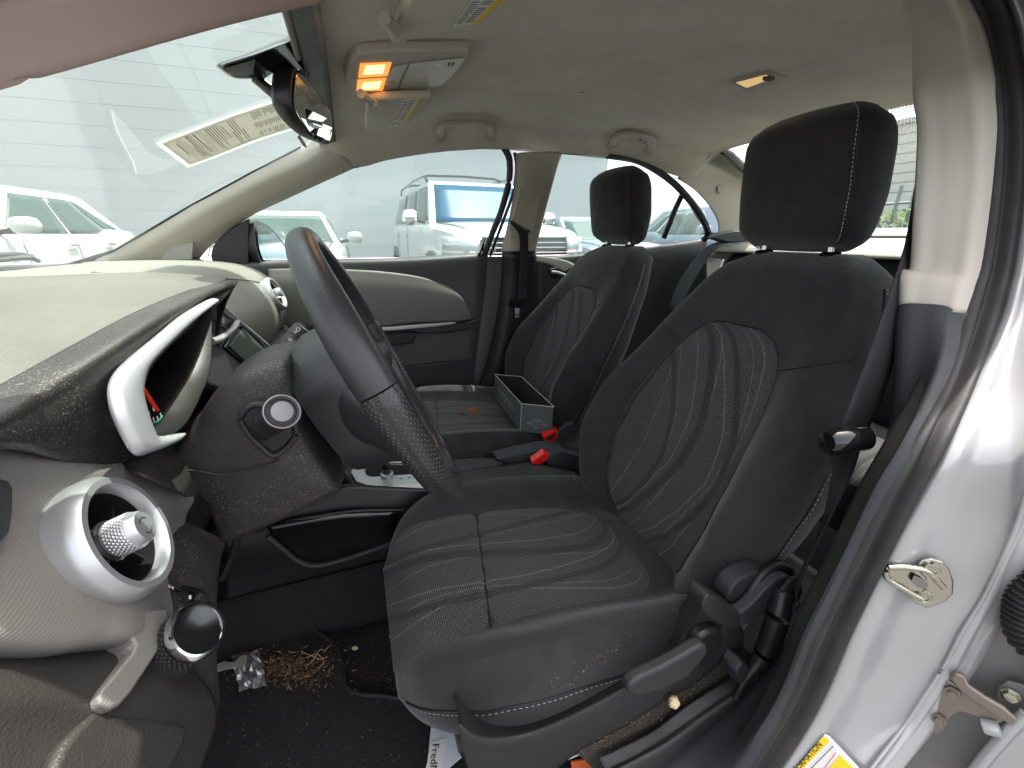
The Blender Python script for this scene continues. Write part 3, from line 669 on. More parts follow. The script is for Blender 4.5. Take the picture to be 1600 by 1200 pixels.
# passenger B-pillar
L_ = at3([(806, 240, .565), (806, 262, .57), (803, 300, .59), (795, 345, .615), (786, 380, .635), (783, 392, .64)])
R_ = at3([(878, 239, .565), (870, 262, .57), (861, 295, .59), (850, 335, .615), (841, 372, .635), (836, 392, .64)])
Lm = [a.lerp(b, .14) + Vector((0, -.028, 0)) for a, b in zip(L_, R_)]; Rm = [a.lerp(b, .86) + Vector((0, -.028, 0)) for a, b in zip(L_, R_)]; Mm = [a.lerp(b, .5) + Vector((0, -.033, 0)) for a, b in zip(L_, R_)]
bp = patch('pillar_trim', [[a, b, c, d, e] for a, b, c, d, e in zip(L_, Lm, Mm, Rm, R_)], MT['beige'], car, nu=24, nv=24, thick=.004)
bp['label'] = 'beige trim of the passenger centre pillar'
adj = at3([(813, 290, .555), (846, 293, .555), (843, 320, .57), (834, 366, .58), (798, 372, .59), (796, 355, .59), (806, 320, .57)])
slab('belt_adjuster', adj, (0, .012, 0), MT['beige'], bp, bevel=.004, seg=3)
lb = at3([(785, 392, .645), (783, 440, .66), (775, 500, .665), (762, 560, .665), (742, 620, .665)]); rb = at3([(838, 392, .645), (838, 440, .66), (838, 500, .665), (838, 560, .665), (838, 620, .665)])
patch('lower_pillar_trim', [[a, a.lerp(b, .15) + Vector((0, -.03, 0)), a.lerp(b, .5) + Vector((0, -.035, 0)), a.lerp(b, .85) + Vector((0, -.03, 0)), b] for a, b in zip(lb, rb)], MT['black'], car, nu=20, nv=20, thick=.004)
# passenger belt
pb = thing('seat_belt', 'black belt hanging on the passenger centre pillar with its metal tongue', 'seat belt', (.63, .6, .8), 'front seat belts')
a = at3([(797, 349, .555), (806, 358, .56), (812, 372, .565), (812, 400, .58), (811, 440, .6), (809, 470, .61), (807, 490, .61)])
b = at3([(800, 345, .55), (818, 356, .555), (825, 366, .565), (825, 400, .58), (825, 440, .6), (824, 470, .61), (823, 490, .61)])
quad_strip('webbing', a, b, MT['belt'], pb, n=30, thick=.002)
slab('slot', at3([(795, 343, .55), (803, 352, .55), (815, 360, .55), (829, 364, .55), (829, 360, .55), (816, 355, .55), (803, 346, .55)]), (0, .008, 0), MT['black'], pb, bevel=.001)
slab('tongue_cover', at3([(795, 468, .60), (822, 467, .60), (821, 478, .60), (812, 482, .60), (800, 481, .60), (796, 477, .60)]), (0, .012, 0), MT['gloss'], pb, bevel=.003)
vs_ = at3([(805, 481, .605), (812, 481, .605), (811, 496, .605), (805, 496, .605)]); slab('tongue', vs_, (0, .003, 0), MT['silver2'], pb, bevel=.001)
slab('tongue_hole', [v + Vector((0, -.001, 0)) for v in at3([(807, 490, .605), (810, 490, .605), (810, 493, .605), (807, 493, .605)])], (0, .001, 0), MT['black'], pb, bevel=0)
# rear passenger door inner side
rows = [at3([(836, 402, .69), (900, 398, .69), (960, 392, .69), (1030, 384, .69), (1092, 374, .69), (1108, 360, .68)]),
        at3([(836, 410, .66), (900, 405, .66), (960, 400, .66), (1030, 392, .66), (1085, 386, .66), (1104, 380, .66)]),
        at3([(836, 450, .66), (900, 450, .66), (960, 450, .66), (1030, 450, .66), (1085, 450, .66), (1104, 450, .66)]),
        at3([(836, 620, .67), (900, 620, .67), (960, 620, .67), (1030, 620, .67), (1085, 620, .67), (1104, 620, .67)])]
rd = patch('rear_door_panel', rows, MT['dark'], car, nu=24, nv=24, thick=.005); rd['label'] = 'dark inner panel of the passenger rear door'
quad_strip('door_insert', at3([(836, 399, .655), (860, 402, .65), (885, 407, .65), (900, 414, .65)]), at3([(836, 408, .65), (855, 412, .645), (870, 418, .645), (882, 424, .645)]), MT['beige2'], rd, thick=.004)
slab('handle_recess', at3([(858, 420, .648), (878, 417, .648), (890, 424, .648), (880, 434, .648), (862, 432, .648)]), (0, .01, 0), MT['black'], rd, bevel=.003)
tube('door_handle', at3([(862, 425, .63), (872, 426, .62), (884, 430, .63)]), .006, MT['silver2'], rd, n=8, res=10)
# C pillar
rows = [at3([(1058, 279, .575), (1085, 297, .58), (1108, 322, .59), (1122, 350, .60), (1118, 378, .61), (1100, 400, .63)]),
        at3([(1070, 262, .56), (1100, 283, .565), (1128, 310, .57), (1142, 345, .58), (1140, 378, .58), (1130, 405, .60)]),
        at3([(1095, 236, .53), (1125, 262, .54), (1155, 295, .54), (1170, 335, .55), (1170, 370, .55), (1165, 405, .56)]),
        at3([(1112, 219, .48), (1140, 244, .49), (1175, 275, .50), (1205, 310, .51), (1225, 350, .52), (1230, 400, .53)])]
patch('rear_pillar_trim', rows, MT['beige'], car, nu=30, nv=24, thick=.004)['label'] = 'beige trim beside the rear quarter window'
p = at(1126, 295, Y=.555); lathe('cap', [(.001, .006), (.017, .006), (.0185, 0)], p, (-.3, -1, .1), MT['beige'], car, n=24)
rows3 = [[Vector((x, y, z)) for x in (-1.6, -1.2, -.8, -.45)] for y, z in ((-.73, .95), (-.80, .9), (-.83, .6), (-.80, .25))]
patch('side_panel', rows3, MT['paint'], car, nu=8, nv=10, thick=.005)
# other rear pillar, mirrored
rows2 = [[Vector((p.x, -p.y, p.z)) for p in r] for r in rows]
patch('rear_pillar_trim', rows2, MT['beige'], car, nu=12, nv=12, thick=.004)
tube('window_frame', at3([(1108, 218, .47), (1140, 243, .48), (1175, 275, .49), (1210, 312, .50)]), .016, MT['black'], car, n=8)
# rear glass with dotted band: real little strips and dots
def rg(y, k):
    a = Vector((1.40, y, 1.405 - .05 * (abs(y) / .5) ** 2)); b = Vector((2.0, y * 1.05, 1.07)); p = a.lerp(b, k); p.x += .05 * math.sin(k * 3.14) * (1 - (y / .6) ** 2); p.z += .05 * math.sin(k * 3.14); return p
rows = [[rg(y, k) for y in (-.52, -.3, 0, .3, .52)] for k in (0, .3, .6, 1)]
patch('rear_window', rows, MT['rearg'], car, nu=16, nv=12, thick=0)
vs, fs = [], []
for i in range(26):
    k = .012 + i * .0115
    r_ = .0042 * (1 - i / 30)
    for j in range(118):
        y = -.50 + (j + (i % 2) * .5) * .0085
        if y < .5:
            c0 = rg(y, k) + Vector((-.004, 0, -.004)); dy = Vector((0, r_ * .95, 0)); dk = (rg(y, k + .01) - rg(y, k)).normalized() * r_ * 1.25
            q = len(vs); vs += [c0 - dy, c0 - dk, c0 + dy, c0 + dk]; fs.append((q, q + 1, q + 2, q + 3))
o = obj('ceramic_dots', vs, fs, MT['black'], car, smooth=False); o['kind'] = 'stuff'
# parcel shelf and body behind
rows = [[Vector((x, y, z)) for y in (-.62, 0, .62)] for x, z in ((1.62, 1.0), (1.66, 1.03), (1.8, 1.04), (2.02, 1.06))]
patch('parcel_shelf', rows, MT['beige2'], car, nu=8, nv=12, thick=.006)
rows = [[Vector((x, y, z)) for y in (-.75, 0, .75)] for x, z in ((2.0, 1.07), (2.2, 1.1), (2.6, 1.08), (2.68, .9), (2.7, .5))]
patch('boot_lid', rows, MT['paint'], car, nu=8, nv=16, thick=.004)
for s in (1,):
    rows = [[Vector((x, y, z)) for x in (-1.5, -.8, 0, .8, 1.6, 2.6)] for y, z in ((.72, .99), (.80, .93), (.83, .7), (.80, .3))]
    patch('side_panel', rows, MT['paint'], car, nu=16, nv=10, thick=.004)
rows = [[Vector((x, y, .16)) for x in (-1.4, 0, 1.2, 2.6)] for y in (-.76, 0, .82)]
patch('floor_pan', rows, MT['black'], car, nu=6, nv=6, thick=.01)
rows = [[Vector((-.95, y, z)) for y in (-.75, 0, .8)] for z in (.16, .6, .96)]
patch('firewall', rows, MT['black'], car, nu=6, nv=6, thick=.01)
# driver's rear door (closed), inside face, pane and outer skin
rows = [[Vector((x, y, z)) for x in (.80, 1.1, 1.6)] for y, z in ((-.70, 1.02), (-.71, .9), (-.72, .5), (-.72, .2))]
patch('rear_door_panel', rows, MT['dark'], car, nu=8, nv=10, thick=.005)['label'] = 'dark inner panel of the rear door behind the driver'
rows = [[Vector((x, y, z)) for x in (.80, 1.2, 2.6)] for y, z in ((-.77, .99), (-.83, .9), (-.86, .6), (-.83, .25))]
patch('side_panel', rows, MT['paint'], car, nu=8, nv=10, thick=.005)
slab('window_glass', [Vector((.80, -.75, 1.0)), Vector((1.62, -.73, 1.06)), Vector((1.3, -.64, 1.37)), Vector((.80, -.64, 1.39))], (0, .003, 0), MT['side'], car, bevel=0)
def onroof(px, py, off=0):
    d = (FW * FPX + RT * (px - 800) + UP * (600 - py)).normalized(); t = .3
    def lz(p):
        c_, e_ = roofz(p.x), zedge(p.x); ye = .565 if p.x > .05 else .545; y = abs(p.y)
        return lerp([(0, c_), (.25, e_ + (c_ - e_) * .98), (ye - .12, e_ + (c_ - e_) * .86), (ye - .05, e_ + (c_ - e_) * .5), (ye - .012, e_ + .012), (ye, e_), (ye + .1, e_ - .2)], y)
    while t < 4:
        p = CAM + d * t
        if p.y > -.45 and p.z > lz(p): break
        t += .003
    return CAM + d * (t - off)
def hit_ws(px, py, off=.012):
    d = (FW * FPX + RT * (px - 800) + UP * (600 - py)).normalized(); t = .3
    def f(p):
        a, b = 0, 1
        for _ in range(20):
            m_ = (a + b) / 2
            if ws(p.y, m_).z < p.z: a = m_
            else: b = m_
        return p.x - ws(p.y, a).x
    while t < 2.4:
        t += .01
        if f(CAM + d * t) < 0: break
    return CAM + d * (t - .01 - off)
# grab handles
def grab(name, label, pts, r, hook=False):
    t = thing(name, label, 'handle', pts[0], 'grab handles over the passenger windows')
    tube('bar', pts, r, MT['beige'], t, n=14, res=40, prof=[(1.5 * math.cos(a * math.pi / 7), .8 * math.sin(a * math.pi / 7)) for a in range(14)])
    for q in (pts[0], pts[-1]): lathe('mount', [(.001, -.014), (.018, -.012), (.022, 0), (.024, .018)], q + Vector((0, .008, 0)), (0, 1, .6), MT['beige'], t, n=20)
    return t
grab('grab_handle', 'beige grab handle over the passenger front window', [onroof(x, y, o) for x, y, o in ((688, 212, .006), (689, 200, .03), (700, 193, .045), (728, 191, .048), (757, 193, .045), (767, 199, .03), (768, 211, .006))], .009)
g = grab('grab_handle', 'beige grab handle with coat hook over the rear window', [onroof(x, y, o) for x, y, o in ((957, 225, .006), (963, 214, .03), (976, 208, .042), (995, 210, .045), (1012, 215, .042), (1018, 222, .03), (1016, 233, .006))], .010)
tube('hook', [onroof(x, y, .03) for x, y in ((1000, 219), (1001, 226), (1006, 230))], .005, MT['beige'], g, n=8)
# ---- driver's side: centre pillar, sill, seal and painted jamb
bl = [(1411, 4), (1416, 14), (1424, 30), (1427, 60), (1428, 110), (1430, 154), (1436, 200), (1434, 260), (1430, 330), (1424, 416), (1411, 424), (1407, 440), (1406, 476)]
br = [(1468, -30), (1480, -5), (1492, 18), (1505, 45), (1518, 95), (1527, 154), (1531, 200), (1532, 260), (1527, 330), (1514, 416), (1508, 440), (1503, 455), (1494, 489)]
Lq = tums(bl, .055); Rq = tums(br, .0)
rows = [[a + Vector((.05, .02, 0)), a, a.lerp(b, .3) + Vector((0, -.004, 0)), a.lerp(b, .7) + Vector((0, -.002, 0)), b, b + Vector((.02, -.01, 0))] for a, b in zip(Lq, Rq)]
dbp = patch('pillar_trim', rows, MT['beige'], car, nu=24, nv=50, thick=.003); dbp['label'] = 'beige trim of the driver centre pillar with the belt slot'
# slide of the belt height adjuster
sl_ = tums([(1440, 160), (1462, 158), (1463, 175), (1464, 300), (1462, 400), (1455, 417), (1432, 420), (1430, 400), (1436, 330), (1440, 240)], .062)
slab('belt_adjuster', sl_, (.02, .012, 0), MT['beige'], dbp, bevel=.004, seg=3)
slab('slot', tums([(1447, 188), (1456, 184), (1460, 192), (1458, 205), (1450, 215), (1445, 208)], .068), (.01, .01, 0), MT['black'], dbp, bevel=.002)
# dark lower trim and sill trim
dl = [(1406, 478), (1402, 495), (1400, 545), (1399, 600), (1397, 635), (1386, 687), (1371, 726), (1348, 768), (1334, 803), (1320, 830), (1303, 870), (1280, 912), (1250, 962), (1229, 1004), (1195, 1050), (1150, 1100), (1090, 1150), (1030, 1200), (930, 1290)]
dr = [(1495, 489), (1492, 505), (1480, 540), (1464, 585), (1448, 620), (1422, 670), (1400, 710), (1375, 750), (1350, 800), (1334, 835), (1312, 880), (1287, 930), (1257, 990), (1232, 1055), (1208, 1105), (1180, 1150), (1150, 1200), (1110, 1260), (1070, 1320)]
Lq = [tum(x, y, .07 if y > 900 else .055) for x, y in dl]; Rq = tums(dr, .0)
rows = [[a + Vector((.05, .01, -.03)), a, a.lerp(b, .35) + Vector((.0, -.008, .006)), a.lerp(b, .75) + Vector((0, -.004, .006)), b, b + Vector((.01, -.01, 0))] for a, b in zip(Lq, Rq)]
patch('sill_trim', rows, MT['slate'], car, nu=22, nv=70, thick=.003)['label'] = 'slate grey lower pillar and sill trim'
# rubber seal: folded bulb strip
s1 = [(1478, -40), (1492, -5), (1505, 18), (1517, 45), (1528, 95), (1534, 154), (1538, 200), (1537, 260), (1531, 330), (1518, 416), (1508, 450), (1496, 489), (1480, 545), (1464, 590), (1446, 625), (1420, 673), (1397, 715), (1372, 757), (1348, 803), (1332, 838), (1310, 883), (1285, 933), (1255, 993), (1230, 1058), (1204, 1110), (1176, 1155), (1148, 1202), (1100, 1280)]
s2 = [(1548, -50), (1562, -15), (1572, 15), (1582, 45), (1592, 95), (1598, 154), (1600, 200), (1598, 260), (1592, 330), (1580, 416), (1572, 450), (1562, 489), (1544, 535), (1524, 583), (1508, 622), (1486, 672), (1464, 716), (1442, 757), (1418, 803), (1400, 838), (1378, 883), (1354, 933), (1326, 993), (1300, 1056), (1277, 1104), (1250, 1150), (1215, 1202), (1160, 1285)]
Lq = tums(s1, .003); Rq = tums(s2, -.02)
rows = []
for a, b in zip(Lq, Rq):
    d = (b - a); nrm = Vector((-.45, -.9, .1)).normalized()
    rows.append([a + Vector((.012, .02, 0)), a, a + d * .08 + nrm * .009, a + d * .25 + nrm * .012, a + d * .4 + nrm * .005, a + d * .5 + nrm * .004, a + d * .66 + nrm * .013, a + d * .86 + nrm * .010, b, b + Vector((.015, .01, 0))])
patch('door_seal', rows, MT['rubber'], car, nu=44, nv=90, thick=.002)
# painted jamb
j1 = s2[:]
j3 = [(1700, -60), (1705, -15), (1705, 15), (1705, 45), (1705, 95), (1705, 154), (1705, 200), (1700, 260), (1695, 330), (1685, 416), (1675, 450), (1668, 489), (1660, 535), (1655, 583), (1650, 622), (1640, 672), (1632, 716), (1624, 757), (1612, 803), (1600, 832), (1578, 880), (1560, 930), (1526, 990), (1500, 1040), (1470, 1085), (1436, 1135), (1386, 1197), (1320, 1280)]
A_ = tums(j1, -.018); D_ = [tum(x, y, -.085) for x, y in j3]
rows = []
for k, (a, d) in enumerate(zip(A_, D_)):
    v = d - a
    rows.append([a + Vector((.02, .015, 0)), a, a + v * .12 + Vector((-.004, -.004, 0)), a + v * .35 + Vector((.012, .0, 0)), a + v * .7 + Vector((.012, .0, .0)), a + v * .92 + Vector((.0, -.002, 0)), d, d + Vector((.02, -.008, 0)), d + Vector((.06, .0, 0))])
patch('door_jamb', rows, MT['paint'], car, nu=50, nv=80, thick=.002)


# ================================================================= dashboard
dash = thing('dashboard', 'beige and black dashboard with round silver vents, in front of the driver', 'dashboard', (-.4, 0, .8))
# near edge of the ribbed top pad, traced from the tip of the hood to the door end
E_ = at3([(352, 434, -.08), (347, 437, -.10), (304, 460, -.26), (245, 491, -.38), (175, 533, -.48), (87, 586, -.57), (0, 638, -.64), (-90, 692, -.70), (-160, 735, -.745)])
def topz(x, y): return 1.008 - .02 * (abs(y) / .75) ** 2 - max(0, (-x - .62)) * .06
rows = [[p + Vector((.0, 0, -.012)) for p in E_], [p + Vector((.001, 0, -.004)) for p in E_], E_]
for k in (.06, .2, .45, .75, 1):
    r_ = []
    for p in E_:
        x1 = -.80 + .15 * (abs(p.y) / .7) ** 2.4; y1 = max(-.72, min(.6, p.y * (1 + .05 * k)))
        x = p.x + (x1 - p.x) * k; z = p.z * (1 - ss(0, .5, k)) + topz(x, y1) * ss(0, .5, k)
        z += .010 * math.sin(min(1, k / .45) * math.pi) * (1 - k)
        r_.append(Vector((x, y1, z)))
    rows.append(r_)
patch('top_pad', rows, MT['pad'], dash, nu=60, nv=50, thick=.003)
# passenger side of the top and its rounded face
def pf(y, k):
    sec = [(-.72, .995), (-.5, 1.0), (-.36, .99), (-.285, .965), (-.245, .925), (-.225, .875), (-.225, .82), (-.26, .77)]
    t_ = k * (len(sec) - 1); i = min(int(t_), len(sec) - 2); f = t_ - i
    x = sec[i][0] * (1 - f) + sec[i + 1][0] * f; z = sec[i][1] * (1 - f) + sec[i + 1][1] * f
    return Vector((x - .045 * ss(.3, .12, y), y, z))
ys = [-.12, -.04, .04, .12, .22, .3, .4, .5, .58, .64, .68]
ptop = patch('passenger_top', [[pf(y, k / 10) - Vector((.06 * ss(.6, .68, y), 0, .0)) for y in ys] for k in range(11)], mat('grey_beige_dash', (.19, .182, .16), .5, bump=.12, bscale=800, dust=.25), dash, nu=80, nv=90, thick=.004)
tube('seam', [pf(y, k) + Vector((.002, 0, .002)) for y, k in ((.13, .18), (.2, .36), (.3, .45), (.42, .52), (.52, .62), (.56, .8))], .0012, MT['ink'], dash, n=5, res=30)
# lower dark face, glove box and centre, simple lids behind the wheel
rows = [[Vector((x, y, z)) for y in (-.08, .1, .3, .5, .68)] for x, z in ((-.30, .80), (-.235, .77), (-.225, .70), (-.24, .60), (-.30, .50), (-.42, .42))]
patch('glove_box', rows, MT['dark'], dash, nu=24, nv=20, thick=.004)
box('body', (-.50, -.02, .74), (.40, 1.36, .40), MT['black'], dash, bevel=.05)  # plain filler box, added behind the dash faces to block light
# round vents
def vent(px, py, Y, tilt, yaw, r, parent, m1='silver', simple=False):
    c = at(px, py, Y=Y) if Y is not None else Vector(px); ax = Vector((math.cos(tilt) * math.cos(yaw), math.cos(tilt) * math.sin(yaw), math.sin(tilt)))
    ring = lathe('vent_ring', [(r * .74, -.012), (r * .76, -.002), (r * .82, .004), (r * .92, .004), (r, -.003), (r * 1.01, -.009), (r * 1.0, -.024)], c, ax, MT[m1], parent, n=64)
    lathe('vent_barrel', [(r * .735, -.006), (r * .73, -.02), (r * .68, -.04), (.001, -.046)], c, ax, MT['black'], ring, n=40)
    a, b = frame(ax)
    for an in (25, 115, 205, 295):
        d = a * math.cos(R(an)) + b * math.sin(R(an))
        slab('vane', [c + ax * -.012 + d * .012, c + ax * -.014 + d * r * .72, c + ax * -.038 + d * r * .69, c + ax * -.04 + d * .012], d.cross(ax) * .0018, MT['black'], ring, bevel=.0004)
    kr = r * .29
    lathe('vent_hub', [(kr * 1.15, -.03), (kr * 1.15, -.012), (kr, -.010), (.001, -.010)], c, ax, MT['black'], ring, n=32)
    kn = lathe('vent_knob', [(kr, -.010), (kr, .007), (kr * .93, .0085), (kr * .90, .0115), (kr * .80, .0135), (.001, .0135)], c, ax, MT[m1], ring, n=36)
    # knurls
    vs, fs = [], []
    if not simple:
        for i in range(7):
            for j in range(30):
                t_ = (j + .5 * (i % 2)) * 2 * math.pi / 30; q = c + ax * (-.008 + i * .0022)
                def P(u, h, e): return q + ax * h + (a * math.cos(t_ + u) + b * math.sin(t_ + u)) * (kr + e)
                k = len(vs); vs += [P(-.1, 0, 0), P(0, -.0016, 0), P(.1, 0, 0), P(0, .0016, 0), P(0, 0, .0009)]
                fs += [(k, k + 1, k + 4), (k + 1, k + 2, k + 4), (k + 2, k + 3, k + 4), (k + 3, k, k + 4)]
        obj('knurling', vs, fs, MT[m1], kn, smooth=False)
        for u in (0, 1):
            arc = [c + ax * .0138 + (a * math.cos(t_) + b * math.sin(t_)) * kr * .45 for t_ in [u * math.pi + .5 + i * .22 for i in range(9)]]
            tube('mark', arc, .0004, MT['ink'], kn, n=4)
    return ring, c, ax
_, vc1, va1 = vent(200, 833, -.613, R(18), R(4), .055, dash)
_, vc2, va2 = vent(433, 458, .43, R(20), R(-6), .050, dash, simple=True)
def cut(o, c, ax, r):
    bm = bmesh.new(); bm.from_mesh(o.data)
    dl_ = [f for f in bm.faces if (lambda d: (d - ax * d.dot(ax)).length < r and abs(d.dot(ax)) < .09)(f.calc_center_median() - c)]
    bmesh.ops.delete(bm, geom=dl_, context='FACES'); bm.to_mesh(o.data); bm.free()
cut(ptop, vc2, va2, .043)
# vent panel: pale ribbed face at the driver's end
PX = .000
def pl(k=0): return ((-.222 + k, -.61, .83), (.95, .05, .31))
pan = [(-60, 690), (0, 700), (70, 716), (140, 727), (196, 729), (240, 738), (270, 752), (297, 772), (290, 800), (278, 850), (266, 925), (264, 983), (245, 1021), (206, 1081), (186, 1102), (171, 1106), (156, 1098), (154, 1088), (161, 1076), (210, 1018), (212, 1006), (206, 998), (196, 994), (175, 996), (105, 1007), (0, 1002), (-80, 990), (-80, 760)]
# the ribbed panel as a shallow bowed grid: left/right borders
Lb = [(-80, 700), (-80, 760), (-80, 830), (-80, 900), (-80, 960), (-80, 1000)]
Tb = [[(-80, 688), (0, 699), (70, 714), (140, 726), (196, 729), (245, 741), (297, 771)],
      [(-80, 735), (0, 742), (60, 752), (120, 762), (180, 775), (240, 790), (289, 806)],
      [(-80, 800), (0, 808), (60, 818), (120, 828), (170, 838), (230, 850), (279, 858)],
      [(-80, 870), (0, 880), (60, 888), (110, 895), (170, 905), (220, 913), (268, 918)],
      [(-80, 940), (0, 950), (60, 955), (110, 958), (160, 960), (215, 965), (266, 970)],
      [(-80, 992), (0, 1002), (55, 1007), (105, 1007), (150, 1001), (200, 998), (258, 1004)]]
dd = [.030, .0, -.006, -.002, .004, .0]
rows = [[at(x, y, pl=pl(dd[i] - .03 * (1 if (i == 0) else 0) - (.02 * max(0, (j - 5)) if i > 0 else 0))) for j, (x, y) in enumerate(r)] for i, r in enumerate(Tb)]
rows = [[p + Vector((-.05, 0, .03)) for p in rows[0]]] + rows + [[p + Vector((-.03, 0, -.002)) for p in rows[-1]]]
vp = patch('vent_panel', rows, MT['panel'], dash, nu=120, nv=120, thick=.004)
cut(vp, vc1, va1, .044)
tongue = ats([(262, 950), (264, 985), (245, 1021), (206, 1081), (188, 1101), (172, 1106), (157, 1099), (154, 1088), (161, 1076), (210, 1018), (213, 1006), (200, 985), (205, 955)], pl=pl(.0045))
slab('panel_tongue', tongue, Vector((-.03, 0, -.016)), MT['panel'], vp, bevel=.002, seg=2)
# side cap at the dash end
slab('end_cap', ats([(-60, 742), (0, 744), (18, 748), (25, 762), (25, 800), (20, 830), (0, 853), (-60, 856)], pl=pl(.012)), Vector((-.02, 0, -.01)), MT['slate'], dash, bevel=.004, seg=3)
# dark lower knee panel
kp = [[(-80, 985), (0, 1000), (60, 1004), (120, 1003), (180, 996), (225, 996), (280, 960)],
      [(-80, 1040), (0, 1045), (60, 1045), (120, 1042), (180, 1035), (250, 1035), (300, 1042)],
      [(-80, 1090), (0, 1090), (60, 1092), (120, 1094), (180, 1098), (250, 1088), (330, 1088)],
      [(-80, 1140), (0, 1145), (60, 1145), (120, 1150), (180, 1155), (260, 1150), (336, 1130)],
      [(-80, 1260), (0, 1260), (60, 1260), (120, 1260), (180, 1260), (250, 1250), (300, 1230)]]
kd = [-.030, -.012, -.004, -.010, -.02]
rows = [[at(x, y, pl=pl(kd[i] - (.004 if j == 6 else 0) - (.03 if (i == 0 and j == 6) else 0) )) for j, (x, y) in enumerate(r)] for i, r in enumerate(kp)]
patch('knee_panel', rows, MT['warm'], dash, nu=60, nv=50, thick=.004)
slab('hatch', ats([(60, 1250), (100, 1160), (150, 1104), (171, 1110), (245, 1121), (287, 1127), (296, 1138), (290, 1165), (272, 1202), (250, 1250)], pl=pl(-.002)), Vector((-.012, 0, -.006)), MT['warm'], dash, bevel=.005, seg=3)
# lamp switch panel between vent panel and column
sw = [[(280, 812), (300, 822), (345, 846)], [(262, 850), (300, 850), (343, 870)], [(255, 930), (300, 930), (337, 930)], [(250, 1020), (290, 1020), (336, 1025)], [(190, 1100), (250, 1100), (339, 1105)], [(150, 1180), (230, 1180), (312, 1195)], [(140, 1260), (220, 1260), (290, 1260)]]
sd_ = [-.03, -.014, -.018, -.014, -.012, -.018, -.026]
rows = [[at(x, y, pl=pl(sd_[i] - (0 if j < 2 else .006))) for j, (x, y) in enumerate(r)] for i, r in enumerate(sw)]
rows = [[p + Vector((-.05, 0, .02)) for p in rows[0]]] + rows
rows = [r + [r[-1] + Vector((-.03, .008, -.01)), r[-1] + Vector((-.12, .012, -.02))] for r in rows]
patch('switch_panel', rows, MT['dusty'], dash, nu=30, nv=50, thick=.003)
kc = at(303, 988, pl=pl(.024)); kax = Vector((.78, -.22, .58)).normalized()
kb = lathe('lamp_knob', [(.026, -.034), (.026, -.027), (.0235, -.022), (.022, -.004), (.0235, .0), (.024, .003), (.0225, .006), (.0215, .0062), (.0205, .0045), (.001, .0045)], kc, kax, MT['dark'], dash, n=48)
lathe('chrome_ring', [(.0232, -.0015), (.0246, .001), (.0246, .0035), (.0230, .0068), (.0208, .0066), (.0204, .005)], kc, kax, MT['chrome'], kb, n=48)
lathe('knob_face', [(.0206, .0052), (.012, .0056), (.001, .0056)], kc, kax, MT['gloss'], kb, n=40)
a, b = frame(kax); vs, fs = [], []
for i in range(6):
    for j in range(32):
        t_ = (j + .5 * (i % 2)) * 2 * math.pi / 32; q = kc + kax * (-.020 + i * .003)
        def P(u, h, e): return q + kax * h + (a * math.cos(t_ + u) + b * math.sin(t_ + u)) * (.0228 + e)
        k = len(vs); vs += [P(-.09, 0, 0), P(0, -.0014, 0), P(.09, 0, 0), P(0, .0014, 0), P(0, 0, .0009)]
        fs += [(k, k + 1, k + 4), (k + 1, k + 2, k + 4), (k + 2, k + 3, k + 4), (k + 3, k, k + 4)]
obj('knurling', vs, fs, MT['dark'], kb, smooth=False)
slab('dimmer_slot', ats([(277, 918), (290, 914), (306, 916), (322, 924), (338, 938), (334, 945), (318, 934), (300, 924), (284, 924)], pl=pl(-.008)), Vector((-.004, 0, 0)), MT['gloss'], dash, bevel=.0008)
slab('dimmer_wheel', ats([(316, 925), (326, 931), (323, 942), (312, 936)], pl=pl(-.004)), Vector((-.006, 0, 0)), MT['dark'], dash, bevel=.001)
slab('switch_mark', ats([(297, 930), (299, 930), (299, 936), (297, 936)], pl=pl(-.006)), Vector((-.001, 0, 0)), MT['inkw'], dash, bevel=0)
text('switch_text', 'S  ', at(270, 922, pl=pl(-.004)), (0, 1, 0), (-.5, 0, .85), .008, MT['inkw'], dash)
# instrument hood
hd = [[(367, 441), (350, 446), (300, 468), (245, 497), (175, 540), (87, 594), (0, 648), (-80, 696)],
      [(362, 452), (340, 462), (290, 490), (230, 527), (165, 572), (85, 625), (0, 668), (-80, 700)],
      [(345, 470), (333, 472), (270, 515), (205, 566), (150, 612), (80, 655), (0, 682), (-80, 703)],
      [(336, 480), (325, 482), (250, 535), (188, 592), (135, 648), (75, 684), (0, 690), (-80, 705)],
      [(336, 490), (318, 492), (235, 560), (180, 640), (140, 688), (75, 702), (0, 692), (-80, 706)],
      [(336, 500), (312, 502), (230, 580), (210, 712), (175, 727), (110, 720), (30, 700), (-80, 708)]]
def hY(x, i): return lerp([(-80, -.72), (0, -.66), (87, -.60), (175, -.54), (245, -.46), (304, -.33), (340, -.20), (367, -.12)], x)
dep = [0, .005, .008, 0, -.02, -.05]
rows = [[at(x, y, Y=hY(x, i) + (-.0 if i == 0 else -.012 * math.sin(i / 5 * math.pi)) + (.0)) for x, y in r] for i, r in enumerate(hd)]
rows = [[p + Vector((-.03, .01, .0)) for p in rows[0]]] + rows
hood_ = patch('instrument_hood', rows, MT['dusty'], dash, nu=50, nv=40, thick=.004)
PB = ((-.19, -.4, .93), (1, -.06, .12))
bo = [(333, 467), (322, 472), (280, 497), (238, 532), (203, 564), (187, 582), (179, 600), (178, 620), (185, 649), (203, 687), (213, 702), (224, 708), (245, 702), (270, 690), (277, 680)]
bi = [(330, 474), (324, 480), (301, 501), (266, 533), (236, 564), (226, 584), (222, 604), (222, 618), (230, 650), (236, 668), (240, 678), (246, 682), (258, 682), (268, 680), (276, 679)]
O3 = cr(ats(bo, pl=PB), 60); I3 = cr(ats(bi, pl=PB), 60)
